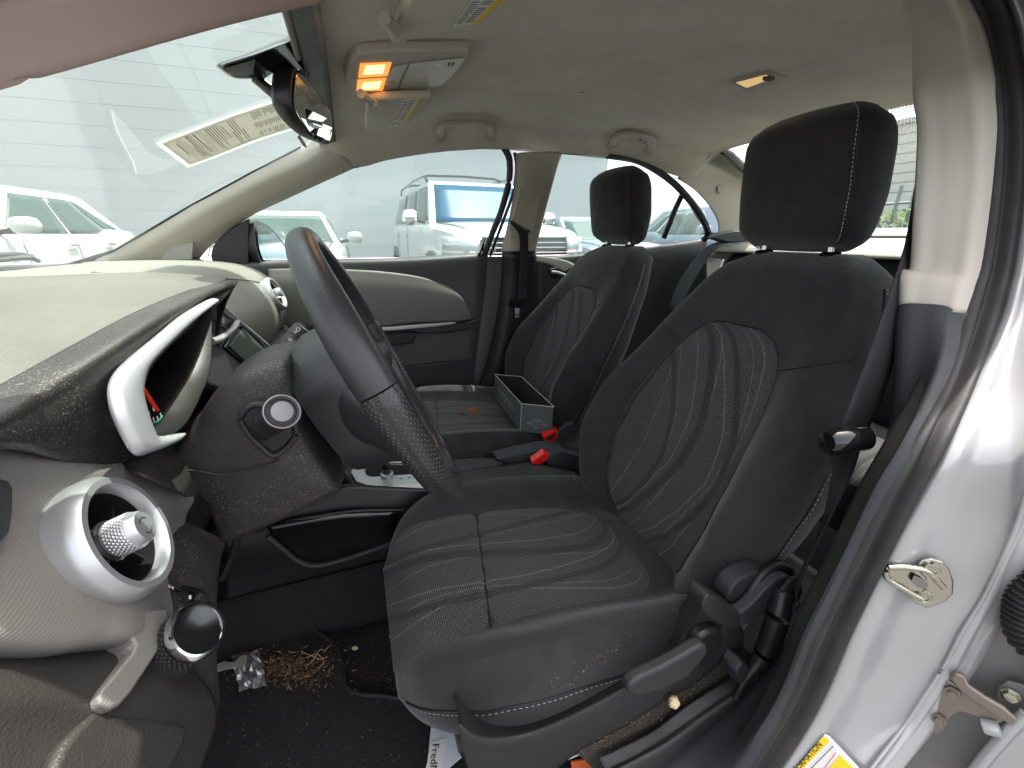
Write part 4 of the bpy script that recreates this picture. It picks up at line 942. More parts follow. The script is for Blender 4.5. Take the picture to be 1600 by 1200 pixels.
rows = [[o + Vector((-.004, -.0005, -.001)), o, o.lerp(i_, .2) + Vector((.006, 0, 0)), o.lerp(i_, .6) + Vector((.007, 0, 0)), o.lerp(i_, .93) + Vector((.002, 0, 0)), i_ + Vector((-.004, 0, 0)), i_ + Vector((-.03, .01, 0))] for o, i_ in zip(O3, I3)]
patch('silver_bezel', rows, MT['silver2'], hood_, nu=28, nv=60, thick=.002)
# recess walls: inner outline pushed back to the dial
ri = bi[:-1] + [(290, 662), (304, 638), (316, 612), (325, 590), (330, 560), (331, 530), (331, 500)]
c1 = ats(ri, pl=PB); c1 = cr(c1, 60, True)
cen = sum(c1, Vector()) / len(c1)
c2 = [p.lerp(cen, .10) + Vector((-.05, .025, .004)) for p in c1]; c3 = [p.lerp(cen, .16) + Vector((-.085, .045, .006)) for p in c1]
rows = [[p + Vector((.000, 0, 0)) for p in c1] , c2, c3]
vs, fs, uv = grid([r + [r[0]] for r in rows]); obj('dial_surround', vs, fs, MT['black'], hood_, uv=uv, solid=.0015, off=0)
dialo = obj('dial_plate', [p + Vector((.004, 0, 0)) for p in c3], [tuple(range(len(c3)))], MT['dial'], hood_, smooth=False, solid=.001)
# far edge of the hood, seen edge on at the right of the opening
sd2 = at3([(362, 440, -.13), (352, 458, -.15), (338, 490, -.18), (333, 530, -.20), (332, 570, -.21), (326, 606, -.22), (306, 640, -.25), (280, 676, -.31), (255, 700, -.36)])
patch('hood_side', [[p + Vector((-.10, .05, -.0)) for p in sd2], [p + Vector((-.03, .03, 0)) for p in sd2], [p + Vector((.006, .004, .0)) for p in sd2], sd2, [p + Vector((-.02, -.012, 0)) for p in sd2]], MT['black'], hood_, nu=12, nv=40, thick=.003)
pdl = ((-.255, -.4, .9), (1, -.06, .12))
nd = ats([(224, 606), (227, 604), (250, 641), (248, 643), (236, 628)], pl=((-.204, -.4, .9), (1, -.06, .12)))
slab('needle', nd, (-.002, 0, 0), MT['needle'], hood_, bevel=.0004)
tube('dial_arc', ats([(231, 657), (236, 660), (243, 660), (250, 655), (254, 649)], pl=((-.206, -.4, .9), (1, -.06, .12))), .0006, MT['teal'], hood_, n=5, res=16)
for x, y in ((234, 652), (240, 655), (246, 653), (251, 648)):
    p = at(x, y, pl=((-.206, -.4, .9), (1, -.06, .12))); box('tick', p, (.0006, .001, .004), MT['inkw'], hood_, bevel=0)
text('gauge_letters', '0', at(240, 644, pl=((-.205, -.4, .9), (1, -.06, .12))), (0, 1, 0), (0, 0, 1), .007, MT['inkw'], hood_)
text('gauge_letters', '5', at(233, 648, pl=((-.205, -.4, .9), (1, -.06, .12))), (0, 1, 0), (0, 0, 1), .005, MT['inkw'], hood_)
# shelf between hood and column
rows = [ats([(190, 727), (230, 712), (262, 696), (285, 670), (320, 628), (345, 590)], X=-.235), ats([(225, 745), (262, 738), (280, 715), (300, 690), (330, 650), (350, 620)], X=-.21), ats([(290, 775), (300, 775), (310, 770), (320, 760), (340, 740), (352, 720)], X=-.2)]
patch('lower_shelf', rows, MT['dusty'], dash, nu=24, nv=16, thick=.003)
# ---- centre stack
stack = thing('centre_stack', 'black centre stack with dusty screen and silver frame beside the wheel', 'control panel', (-.25, 0, .8))
PS = ((-.205, 0, .85), (1, 0, .33))
def sp(pts, k=0): return ats(pts, pl=((-.205 + k, 0, .85), (1, 0, .33)))
slab('body', sp([(318, 480), (345, 472), (372, 500), (436, 553), (470, 590), (430, 640), (320, 600), (310, 540)], -.004), (-.12, 0, -.02), MT['dark'], stack, bevel=.008, seg=3)
tube('silver_frame', sp([(340, 474), (352, 486), (364, 496), (369, 503), (366, 512), (355, 522), (343, 530), (330, 534)], .006), .006, MT['silver2'], stack, n=10, res=40)
tube('silver_strip', sp([(366, 498), (380, 508), (400, 524), (420, 541), (437, 554), (448, 566)], .004), .0035, MT['silver2'], stack, n=8, res=30)
slab('screen_frame', sp([(370, 508), (383, 508), (434, 562), (412, 594), (350, 542)], .000), (-.01, 0, 0), MT['gloss'], stack, bevel=.002)
slab('screen', sp([(381, 513), (430, 562), (406, 586), (359, 540)], .003), (-.004, 0, 0), MT['screen'], stack, bevel=.001)
slab('vent_recess', sp([(326, 492), (340, 484), (358, 496), (360, 503), (350, 512), (330, 524), (322, 520)], .003), (-.006, 0, 0), MT['black'], stack, bevel=.002)
for k in range(3):
    x = 333 + k * 8
    slab('vent_vane', sp([(x, 489 + k * 3), (x + 4, 492 + k * 3), (x + 1, 503 + k * 2), (x - 3, 500 + k * 2)], .006), (-.004, 0, 0), MT['beige2'], stack, bevel=.0006)
tube('vent_bar', sp([(326, 496), (340, 506), (352, 514)], .008), .002, MT['black'], stack, n=6)
tube('silver_strip', at3([(328, 580, -.05), (340, 588, -.03), (352, 597, -.02), (364, 606, 0)]), .006, MT['silver2'], stack, n=8)
# ================================================================= steering column
colm = thing('steering_column', 'dusty black steering column cover with two stalks', 'steering column', (-.15, -.4, .8))
def cc(pts, Y): return ats(pts, Y=Y)
side = [(446, 567), (455, 590), (462, 620), (470, 660), (500, 720), (533, 768), (520, 782), (470, 806), (430, 826), (350, 858), (335, 840), (320, 800), (290, 765), (268, 738), (264, 716), (276, 690), (305, 655), (322, 628), (350, 603), (385, 582), (420, 571)]
A1 = cr(cc(side, -.475), 72, True); cA = sum(A1, Vector()) / len(A1)
B1 = cr(cc(side, -.455), 72, True)
def off(P, f, dy):
    c = sum(P, Vector()) / len(P); return [c + (p - c) * f + Vector((0, dy, 0)) for p in P]
rings = [off(A1, .05, -.006), off(A1, .55, -.005), off(A1, .86, -.001), off(A1, .94, .003), off(A1, .985, .012), off(A1, 1.0, .03), off(A1, 1.0, .075), off(A1, .99, .12), off(A1, .93, .15), off(A1, .6, .155), off(A1, .05, .155)]
loft('shroud', rings, MT['dusty'], colm)
tube('shroud_seam', at3([(268, 742, -.478), (300, 735, -.482), (345, 742, -.484), (385, 735, -.484), (430, 722, -.484), (434, 712, -.484)]), .0012, MT['ink'], colm, n=5, res=30)
# stalk boot
tube('stalk_collar', at3([(376, 655, -.488), (384, 640, -.488), (402, 632, -.488), (430, 640, -.488), (458, 660, -.488), (462, 680, -.488), (448, 700, -.488), (428, 712, -.488), (410, 700, -.488), (388, 678, -.488)]), .0035, MT['dark'], colm, n=8, closed=True, res=50)
slab('boot', at3([(378, 655, -.489), (386, 642, -.489), (404, 634, -.489), (430, 642, -.489), (456, 662, -.489), (459, 680, -.489), (446, 697, -.489), (428, 708, -.489), (411, 697, -.489), (391, 676, -.489)]), (0, .012, 0), MT['black'], colm, bevel=.002)
p0 = at(405, 676, Y=-.47); p1 = at(441, 643, Y=-.565); d = (p1 - p0).normalized(); Lk = (p1 - p0).length
st = lathe('stalk', [(.001, 0), (.0125, 0), (.0135, Lk * .45), (.0150, Lk * .46), (.0152, Lk * .58), (.0142, Lk * .6), (.0152, Lk * .62), (.0155, Lk * .9), (.0172, Lk * .93), (.0175, Lk * .99), (.0165, Lk), (.0135, Lk - .001), (.0130, Lk - .003), (.0105, Lk - .003)], p0, d, MT['dark'], colm, n=40)
lathe('stalk_button', [(.0104, -.003), (.0102, .001), (.009, .0016), (.001, .0018)], p1, d, mat('pale_grey_button', (.26, .25, .25), .6), st, n=32)
lathe('stalk_rim', [(.0168, -.001), (.0172, .0006), (.0164, .0012), (.0158, .0)], p1, d, mat('worn_grey_rim', (.34, .31, .32), .4), st, n=40)
# right-hand stalk (wipers), pointing away to the passenger side
q0 = at(428, 566, Y=-.30); q1 = at(470, 520, Y=-.27)
d = (q1 - q0).normalized(); Lk = (q1 - q0).length * .95
q0b = q0 - d * .03
st2 = lathe('stalk', [(.001, 0), (.012, 0), (.0140, Lk * .8), (.0165, Lk * .95), (.0165, Lk * 1.32), (.0155, Lk * 1.33), (.0165, Lk * 1.34), (.0160, Lk * 1.66), (.0135, Lk * 1.72), (.001, Lk * 1.73)], q0b, d, MT['dark'], colm, n=32)
a, b = frame(d); fn = (CAM - q1).normalized()
xs_ = (RT * .9 - UP * .3)
vn = (fn - d * fn.dot(d)).normalized(); tx = vn.cross(d) * -1
for s_, kx, ky, hh in (('ICO', .012, -.004, .010), ('o F', .018, -.018, .007), ('1', .002, -.022, .010), ('OFF', -.004, -.03, .006)):
    pass
tq = q1 + vn * .0169
text('stalk_marks', '=O', tq - d * .012 - tx * .003, d, -tx, .009, MT['inkw'], st2)
text('stalk_marks', '#', tq - d * .026 - tx * .002, d, -tx, .009, MT['inkw'], st2)
tube('stalk_line', [tq + d * .004 + tx * .009, tq + d * .004 + vn * .0005, tq + d * .004 - tx * .008], .0005, MT['inkw'], st2, n=4)
# tray lip below the column
tube('column_lip', at3([(440, 775, -.30), (462, 785, -.32), (485, 788, -.33), (510, 778, -.33), (528, 760, -.32), (534, 745, -.30)]), .0045, MT['slate'], colm, n=8, res=30)
slab('lower_tray', at3([(430, 765, -.29), (455, 783, -.29), (485, 786, -.29), (510, 776, -.29), (530, 755, -.29), (520, 730, -.29), (440, 740, -.29)]), (0, .16, 0), MT['dark'], colm, bevel=.004)
# ================================================================= steering wheel
wt, wb = at(468, 368, Y=-.40), at(698, 735, Y=-.40)
wc = (wt + wb) / 2; wu = (wt - wb).normalized(); WR = (wt - wb).length / 2 - .006
wn = Vector((0, 1, 0)).cross(wu).normalized() * 1.0
if wn.x < 0: wn = -wn                                   # towards the driver
wheel = thing('steering_wheel', 'black steering wheel with dimpled grips, seen edge on', 'steering wheel', wc)
def rim(t_, rr=None): return wc + (Vector((0, 1, 0)) * math.sin(t_) + wu * math.cos(t_)) * (rr or WR)
def rimprof(t_):
    # thumb bulges at ten and two
    return .0155 + .0028 * sum(math.exp(-((math.atan2(math.sin(t_ - c), math.cos(t_ - c))) / .35) ** 2) for c in (R(52), R(-52), R(75), R(-75)))
def rimpart(name, t0, t1, m, rs=0):
    n = 90; rings = []
    for i in range(n + 1):
        t_ = t0 + (t1 - t0) * i / n; er = (rim(t_) - wc).normalized(); rr = rimprof(t_) + rs
        if rs: e = min(i, n - i) / 4; rr -= .0014 * max(0, 1 - e)
        rings.append([rim(t_) + er * (rr * .98 * math.cos(a)) + wn * (rr * 1.12 * math.sin(a)) for a in [k * math.pi / 12 for k in range(24)]])
    return loft(name, rings, m, wheel)
MT['leather'] = mat('black_wheel_leather', (.03, .03, .032), .32, bump=.35, bscale=420)
MT['dimple'] = mat('dimpled_wheel_leather', (.034, .033, .033), .27, bump=0)
mm = MT['dimple']; nn_ = mm.node_tree.nodes; ll = mm.node_tree.links
uvn = nn_.new('ShaderNodeUVMap'); mp = nn_.new('ShaderNodeMapping'); mp.inputs['Scale'].default_value = (210, 210, 1); mp.inputs['Rotation'].default_value = (0, 0, R(45)); ll.new(uvn.outputs[0], mp.inputs[0])
vo = nn_.new('ShaderNodeTexVoronoi'); vo.voronoi_dimensions = '2D'; vo.inputs['Scale'].default_value = 1; vo.inputs['Randomness'].default_value = 0; ll.new(mp.outputs[0], vo.inputs['Vector'])
mr = nn_.new('ShaderNodeMapRange'); mr.inputs[1].default_value = .14; mr.inputs[2].default_value = .26; mr.inputs[3].default_value = 0; mr.inputs[4].default_value = 1; ll.new(vo.outputs['Distance'], mr.inputs[0])
bp_ = nn_.new('ShaderNodeBump'); bp_.inputs['Strength'].default_value = .8; bp_.inputs['Distance'].default_value = .0015; ll.new(mr.outputs[0], bp_.inputs['Height']); ll.new(bp_.outputs[0], nn_['Principled BSDF'].inputs['Normal'])
mxx = nn_.new('ShaderNodeMix'); mxx.data_type = 'RGBA'; mxx.inputs['A'].default_value = (.10, .10, .10, 1); mxx.inputs['B'].default_value = (.03, .029, .029, 1); ll.new(mr.outputs[0], mxx.inputs['Factor']); ll.new(mxx.outputs['Result'], nn_['Principled BSDF'].inputs['Base Color'])
rimpart('rim', R(-78), R(78), MT['leather'])
rimpart('grip', R(78.5), R(168), MT['dimple'], .0012)
rimpart('grip', R(-168), R(-78.5), MT['dimple'], .0012)
rimpart('rim', R(168.5), R(191.5), MT['leather'])
# hub: domed airbag cover and deep back shell
def hubring(r1, r2, h, e=2.6, dz=0):
    out = []
    for k in range(48):
        a = k * 2 * math.pi / 48; c_, s_ = math.cos(a), math.sin(a)
        q = (abs(c_) ** e + abs(s_) ** e) ** (-1 / e)
        out.append(wc + wn * h + Vector((0, 1, 0)) * (c_ * q * r1) + wu * (s_ * q * r2 - .012))
    return out
loft('hub', [hubring(.052, .062, -.105, dz=.0), hubring(.082, .092, -.098), hubring(.094, .104, -.07), hubring(.10, .105, -.03), hubring(.098, .10, -.012), hubring(.085, .09, -.002), hubring(.05, .06, .008), hubring(.004, .004, .012)], MT['leather'], wheel)
sr = hubring(.1008, .1058, -.030); tube('hub_seam', sr, .0009, MT['ink'], wheel, n=5, closed=True)
for t0, m_ in ((R(-95), 1), (R(95), 1)):
    sgn = 1 if t0 > 0 else -1
    rows = []
    for i in range(10):
        k = i / 9; r0 = .06 + (WR - .004 - .06) * k
        ww_ = .058 - .030 * math.sin(k * math.pi * .5) + .012 * k ** 4
        c_ = wc + Vector((0, sgn, 0)) * (r0 * .995) - wu * (.012 + .01 * k) + wn * (-.048 + .045 * k)
        rows.append([c_ + wu * (ww_ * math.cos(a)) + wn * ((.036 - .018 * k) * math.sin(a)) for a in [j * math.pi / 10 for j in range(20)]])
    loft('spoke', rows, MT['leather'], wheel)
rows = []
for i in range(8):
    k = i / 7; r0 = .06 + (WR - .004 - .06) * k; ww_ = .040 - .012 * k
    c_ = wc - wu * r0 + wn * (-.03 + .026 * k)
    rows.append([c_ + Vector((0, 1, 0)) * (ww_ * math.cos(a)) + wn * ((.016 - .006 * k) * math.sin(a)) for a in [j * math.pi / 10 for j in range(20)]])
loft('spoke', rows, MT['silver'], wheel)
# ================================================================= mirror, visors, lamps
mir = thing('rear_view_mirror', 'black rear view mirror hanging from the windshield', 'mirror', (-.05, -.02, 1.3))
def mo(pts, Y=0): return at3([(x, y, z) for x, y, z in pts])
gl = [(461, 112, -.08), (470, 115, -.07), (490, 138, -.05), (505, 158, -.035), (517, 179, -.02), (518, 200, .0), (514, 221, .02), (500, 219, .0), (482, 207, -.03), (468, 190, -.055), (458, 170, -.075), (456, 150, -.085), (458, 125, -.085)]
G3 = at3([(x, y, lerp([(432, -.12), (520, .11)], x)) for x, y, _ in gl])
G3c = cr(G3, 52, True); cg = sum(G3c, Vector()) / 52
mnorm = (G3c[13] - cg).cross(G3c[0] - cg).normalized()
if mnorm.x < 0: mnorm = -mnorm
bk = Vector((-.030, .002, .004))
rings = [[cg + (p - cg) * .4 + bk * 1.3 for p in G3c], [cg + (p - cg) * .85 + bk * 1.25 for p in G3c], [cg + (p - cg) * 1.03 + bk * .9 for p in G3c], [cg + (p - cg) * 1.09 + bk * .3 for p in G3c], [cg + (p - cg) * 1.07 + bk * .02 for p in G3c], [cg + (p - cg) * 1.0 for p in G3c], [cg + (p - cg) * .99 + bk * .08 for p in G3c]]
loft('housing', rings, MT['black'], mir)
obj('glass', [p + Vector((.0005, 0, 0)) - bk * .03 for p in [cg + (q - cg) * .965 for q in G3c]], [tuple(range(52))], MT['mirror'], mir, smooth=False, solid=.001)
for k, (x, y) in enumerate(((487, 211), (494, 215), (501, 219))):
    p = at(x, y, Y=lerp([(432, -.12), (520, .11)], x)); box('button', p + Vector((.002, 0, -.002)), (.003, .008, .004), MT['grey'], mir, bevel=.0008)
slab('lever', at3([(468, 210, -.04), (476, 222, -.04), (480, 230, -.04), (474, 228, -.04), (464, 214, -.04)]), (0, .012, 0), MT['gloss'], mir, bevel=.001)
tube('arm', at3([(398, 120, 0), (410, 130, 0), (430, 145, 0), (446, 152, 0)]), [.010, .010, .012, .012], MT['gloss'], mir, n=12, res=20)
def inw(px, py, o):
    p = hit_ws(px, py, o); return p if p.y < .12 else at(px, py, Y=.06)
slab('arm_cover', [inw(x, y, .045) for x, y in [(345, 106), (354, 100), (400, 86), (448, 68), (472, 54), (488, 60), (494, 92), (488, 116), (468, 108), (440, 108), (414, 124), (376, 124), (364, 122)]], (-.012, .02, .008), MT['gloss'], mir, bevel=.004)
slab('arm_foot', [inw(x, y, .050) for x, y in [(352, 106), (400, 92), (396, 116), (366, 120)]], (-.003, .003, 0), MT['black'], mir, bevel=.001)
def roofpt(x, y, d=0): return Vector((x, y, roofz(x) - d))
def visor(name, label, corners, hinge, st, side):
    """corners: pixel outline on a plane just under the lining"""
    t = thing(name, label, 'sun visor', at(*corners[0], Z=1.365), 'sun visors')
    P = [at(x, y, pl=((0.1, 0, 1.350), (-.1, 0, 1))) for x, y in corners]
    slab('board', P, (0, 0, .018), MT['visor'], t, bevel=.007, seg=4)
    h = [at(x, y, pl=((0.1, 0, 1.344), (-.1, 0, 1))) for x, y in hinge]
    tube('arm', h, .0085, MT['beige'], t, n=10, res=12)
    lathe('pivot', [(.001, .004), (.011, .003), (.013, -.006), (.012, -.014)], h[-1] - Vector((0, 0, .006)), (0, 0, -1), MT['beige'], t, n=20)
    Q = [at(x, y, pl=((0.1, 0, 1.3485), (-.1, 0, 1))) for x, y in st]
    stk = slab('warning_label', Q, (0, 0, .0008), MT['wgrey'], t, bevel=0)
    a_, b_, c_, d_ = Q
    yb = [a_.lerp(d_, .80), b_.lerp(c_, .80), b_.lerp(c_, 1.0), a_.lerp(d_, 1.0)]
    slab('yellow_band', [v - Vector((0, 0, .0006)) for v in yb], (0, 0, .0004), MT['yellow'], stk, bevel=0)
    for r_ in range(12):
        u0 = .06 + r_ * .075
        q0_, q1_ = a_.lerp(b_, u0), d_.lerp(c_, u0)
        for (v0, v1) in ((.05, .34), (.4, .74)):
            if random.random() < .12: continue
            e = v1 - random.random() * .08
            L1, L2 = q0_.lerp(q1_, v0), q0_.lerp(q1_, e); w_ = (b_ - a_) * .012
            slab('print_line', [v - Vector((0, 0, .0005)) for v in (L1 - w_, L2 - w_, L2 + w_, L1 + w_)], (0, 0, .0003), MT['inkg'], stk, bevel=0)
    return t
visor('sun_visor', 'driver sun visor folded up, large in front at the top of the picture', [(618, 52), (622, 35), (640, -5), (660, -60), (900, -60), (806, 5), (772, 30), (740, 44), (640, 64), (624, 62)], [(600, 28), (612, 40), (622, 52)], [(740, -4), (707, 42), (746, 36), (790, -4)], 1)
visor('sun_visor', 'passenger sun visor folded up, smaller and beyond the lit overhead lamp', [(572, 168), (577, 160), (600, 156), (640, 154), (674, 153), (667, 166), (648, 186), (620, 202), (585, 205), (571, 203), (570, 195)], [(564, 146), (572, 152), (582, 160)], [(630, 157), (609, 200), (632, 193), (658, 153)], -1)
# overhead console with lit reading lamps
PLm = ((.1, 0, 1.372), (-.1, 0, 1))
oc = thing('overhead_lamp', 'overhead console lamp with two lit amber bulbs and clear switch', 'lamp', at(600, 110, pl=PLm), 'interior lamps')
slab('housing', ats([(541, 140), (538, 120), (548, 96), (558, 86), (600, 83), (735, 81), (730, 92), (700, 128), (685, 136), (600, 144), (560, 144)], pl=PLm), (0, 0, .02), MT['beige'], oc, bevel=.006, seg=3)
PL2 = ((.1, 0, 1.3695), (-.1, 0, 1))
slab('amber_lens', ats([(563, 101), (612, 99), (606, 119), (560, 122)], pl=PL2), (0, 0, .002), MT['amber'], oc, bevel=.001)
slab('amber_lens', ats([(559, 126), (604, 123), (598, 142), (557, 143)], pl=PL2), (0, 0, .002), MT['amber'], oc, bevel=.001)
for q_ in ([(572, 104), (602, 102), (598, 115), (568, 117)], [(568, 130), (596, 128), (592, 139), (565, 140)]):
    slab('bulb_glow', ats(q_, pl=((.1, 0, 1.3685), (-.1, 0, 1))), (0, 0, .001), MT['glow'], oc, bevel=.0008)
slab('switch_panel', ats([(615, 105), (637, 101), (620, 139), (599, 142), (606, 121)], pl=PL2), (0, 0, .002), MT['lens'], oc, bevel=.002)
slab('rear_cover', ats([(641, 100), (729, 91), (720, 103), (700, 126), (690, 134), (624, 140)], pl=PL2), (0, 0, .002), MT['lens'], oc, bevel=.002)
lathe('button', [(.001, .002), (.006, .0015), (.007, -.003)], at(609, 132, pl=((.1, 0, 1.367), (-.1, 0, 1))), (0, 0, -1), MT['beige'], oc, n=16)
for x in (701, 707): slab('mic_slot', ats([(x, 99), (x + 3, 98), (x + 1, 103), (x - 2, 104)], pl=((.1, 0, 1.3685), (-.1, 0, 1))), (0, 0, .0006), MT['ink'], oc, bevel=0)
PLr = ((.97, 0, 1.419), (.04, 0, 1))
dl2 = thing('dome_lamp', 'rectangular dome lamp glowing dimly in the rear ceiling', 'lamp', at(1185, 128, pl=PLr), 'interior lamps')
slab('frame', ats([(1142, 131), (1150, 127), (1196, 115), (1205, 116), (1231, 124), (1224, 128), (1172, 143), (1166, 142)], pl=PLr), (0, 0, .012), MT['beige'], dl2, bevel=.002)
slab('lens', ats([(1150, 130), (1196, 118), (1206, 123), (1167, 138)], pl=((.97, 0, 1.4175), (.04, 0, 1))), (0, 0, .002), MT['lamp2'], dl2, bevel=.001)
slab('switch', ats([(1192, 121), (1204, 121), (1211, 125), (1200, 128), (1191, 126)], pl=((.97, 0, 1.415), (.04, 0, 1))), (0, 0, .003), MT['ink'], dl2, bevel=.001)
# light given off by the two lamps
for (x, y, pl_, e, c_) in ((585, 118, ((.1, 0, 1.350), (-.1, 0, 1)), .05, (1, .55, .22)), (1180, 130, ((.97, 0, 1.40), (.04, 0, 1)), .02, (1, .65, .35))):
    L_ = bpy.data.lights.new('bulb', 'AREA'); L_.energy = e; L_.size = .03; L_.color = c_
    lo_ = bpy.data.objects.new('bulb', L_); col.objects.link(lo_); lo_.location = at(x, y, pl=pl_)
# inspection sticker on the windshield
PW = None
st = thing('windshield_sticker', 'cream printed sticker curling on the windshield left of the mirror', 'sticker', hit_ws(340, 210))
ct = cr([hit_ws(*q) for q in ((242, 224), (300, 202), (360, 179), (430, 156), (470, 142))], 21)
cb = cr([hit_ws(*q) for q in ((293, 262), (345, 243), (395, 223), (450, 205), (500, 191))], 21)
def fitc(r): return r
rows = [ct, [a.lerp(b, .5) for a, b in zip(ct, cb)], cb]
patch('backing', rows, MT['film'], st, nu=20, nv=8, thick=.0006)
def SP(u, v, o=.0016):
    i = min(int(u * 20), 19); f = u * 20 - i
    a = ct[i].lerp(ct[i + 1], f); b = cb[i].lerp(cb[i + 1], f); p = a.lerp(b, v); return p + (CAM - p).normalized() * o * 1.5
rows = [[SP(.03 + .96 * j / 12, .06 + .88 * i / 4) for j in range(13)] for i in range(5)]
patch('print_area', rows, MT['cream'], st, nu=20, nv=8, thick=.0003)
random.seed(5); vs, fs = [], []
def bar(u0, u1, v0, v1):
    k = len(vs); vs.extend([SP(u0, v0, .0024), SP(u1, v0, .0024), SP(u1, v1, .0024), SP(u0, v1, .0024)]); fs.append((k, k + 1, k + 2, k + 3))
for i in range(26):
    u = .09 + i * .0165; a = random.choice((.12, .12, .2, .45)); b = random.choice((.85, .8, .6, .9)); bar(u, u + random.choice((.003, .006, .008)), a, b)
for blk in (.12, .42, .70):
    for i in range(34):
        u = .58 + i * .0112; 
        if random.random() < .12: continue
        bar(u, u + .005, blk, blk + random.uniform(.1, .22))
o = obj('print_lines', vs, fs, MT['inkg'], st, smooth=False); o['kind'] = 'stuff'


# ================================================================= seats
def make_seat(name, label, yc, dx, group, hy=0, hk=1):
    t = thing(name, label, 'seat', (.3 + dx, yc, .2), group)
    WH = [(.40, .19), (.44, .205), (.50, .232), (.56, .250), (.65, .261), (.74, .256), (.82, .235), (.88, .218), (.94, .195), (.98, .175), (1.01, .152), (1.03, .125), (1.037, .08)]
    XF = [(.40, .560), (.50, .585), (.60, .620), (.70, .655), (.80, .692), (.90, .735), (.97, .775), (1.01, .805), (1.03, .84), (1.037, .87)]
    BL = [(.40, .055), (.50, .092), (.62, .122), (.72, .104), (.80, .055), (.88, .022), (.94, .005), (1.1, .0)]
    def fx(s, z):                               # depth of the front face
        w_ = sm(WH, z); q = abs(s) / w_
        p = sm(BL, z) * (ss(.42, .86, q) - .42 * ss(.86, 1.02, q)) + .010 * (1 - q * q) * ss(.42, .5, z) - .030 * ss(.86, 1.0, q) ** 2
        return sm(XF, z) - p
    def ring(z, k=1):
        w_ = sm(WH, z) * k; out = []
        for i in range(29):
            u = -1 + 2 * i / 28; s = w_ * math.copysign(1 - (1 - abs(u)) ** 1.35, u)
            out.append(Vector((fx(s / k, z) + dx, yc + s, z)))
        xe = sm(XF, z); bk = lerp([(.40, .08), (.9, .115), (1.0, .10), (1.037, .03)], z)
        e = out[-1]
        for f, ww in ((.25, 1.012), (.5, 1.015), (.75, 1.0), (.93, .93), (1.0, .8)):
            x = e.x + (xe + bk + dx - e.x) * f; out.append(Vector((x, yc + w_ * ww, z + .0)))
        out.append(Vector((xe + bk + dx + .004, yc, z)))
        for f, ww in ((1.0, .8), (.93, .93), (.75, 1.0), (.5, 1.015), (.25, 1.012)):
            x = e.x + (xe + bk + dx - e.x) * f; out.append(Vector((x, yc - w_ * ww, z)))
        return out
    zs = [.40 + .6 * i / 40 for i in range(40)] + [1.0, 1.012, 1.022, 1.03, 1.035, 1.037]
    rings = [ring(z) for z in zs]
    top = rings[-1]; c = sum(top, Vector()) / len(top); rings.append([c + (p - c) * .3 + Vector((0, 0, .001)) for p in top])
    back = loft('backrest', rings, MT['seat'], t)
    # woven insert, slightly proud with its edges tucked in
    WI = [(.405, .10), (.45, .130), (.52, .152), (.60, .163), (.70, .160), (.78, .145), (.84, .124), (.87, .104), (.89, .08), (.902, .05), (.906, .01)]
    rows = []
    for i in range(61):
        z = .408 + (.905 - .408) * (1 - (1 - i / 60) ** 1.25); wi = sm(WI, z)
        r_ = []
        for j in range(33):
            u = -1 + j / 16; s = u * wi
            edge = max(abs(u) ** 14, ss(.885, .906, z))
            r_.append(Vector((fx(s, z) + dx - .0045 + .0065 * edge, yc + s, z)))
        rows.append(r_)
    vs, fs, uv = grid(rows); obj('backrest_insert', vs, fs, MT['insert'], back, uv=uv)
    def edge(sg, z0=.42, z1=.9, o=.001):
        return [Vector((fx(sg * sm(WI, z), z) + dx - o, yc + sg * sm(WI, z), z)) for z in [z0 + (z1 - z0) * i / 30 for i in range(31)]]
    tube('seam', edge(-1) + edge(1)[::-1], .0016, MT['black'], back, n=6)
    # side seams with light stitching along the bolster edge
    def sideseam(sg, f=.30):
        out = []
        for i in range(40):
            z = .44 + .545 * i / 39; w_ = sm(WH, z); e = fx(w_, z); xe = sm(XF, z) + lerp([(.40, .08), (.9, .115), (1.0, .1)], z)
            out.append(Vector((e + (xe - e) * f + dx, yc + sg * (w_ * 1.013 + .0008), z)))
        return out
    for sg in (-1, 1):
        tube('seam', sideseam(sg), .0016, MT['black'], back, n=6)
        stitches('stitching', [p + Vector((.007, sg * .0006, 0)) for p in sideseam(sg)], MT['grey'] if sg > 0 else MT['inkw'], back)
        # cross seam from the insert to the shoulder
        pts = []
        for i in range(14):
            k = i / 13; s = .124 + (.225 - .124) * k; z = .842 + .045 * k
            z = min(z, .9); s = min(s, sm(WH, z) * .99); pts.append(Vector((fx(s, z) + dx - .0008, yc + sg * s, z)))
        tube('seam', pts, .0012, MT['black'], back, n=5)
    # cushion
    ZT = [(-.012, .40), (.0, .425), (.015, .447), (.04, .466), (.08, .477), (.15, .480), (.25, .470), (.35, .452), (.45, .428), (.56, .405), (.62, .40)]
    WC = [(-.012, .125), (.0, .160), (.02, .190), (.05, .216), (.10, .240), (.16, .253), (.2, .256), (.45, .256), (.56, .24), (.62, .22)]
    def zt(s, x):
        w_ = sm(WC, x); q = abs(s) / w_
        b = lerp([(-.01, .006), (.05, .022), (.15, .036), (.5, .050), (.62, .04)], x)
        return sm(ZT, x) + b * (ss(.55, .84, q)) - (.022 + b * .4) * ss(.86, 1.0, q) ** 1.5 - .004 * (1 - q) * 0
    rings = []
    xs = [-.012, -.006, 0, .008, .018, .03, .045, .065] + [.09 + .53 * i / 26 for i in range(27)]
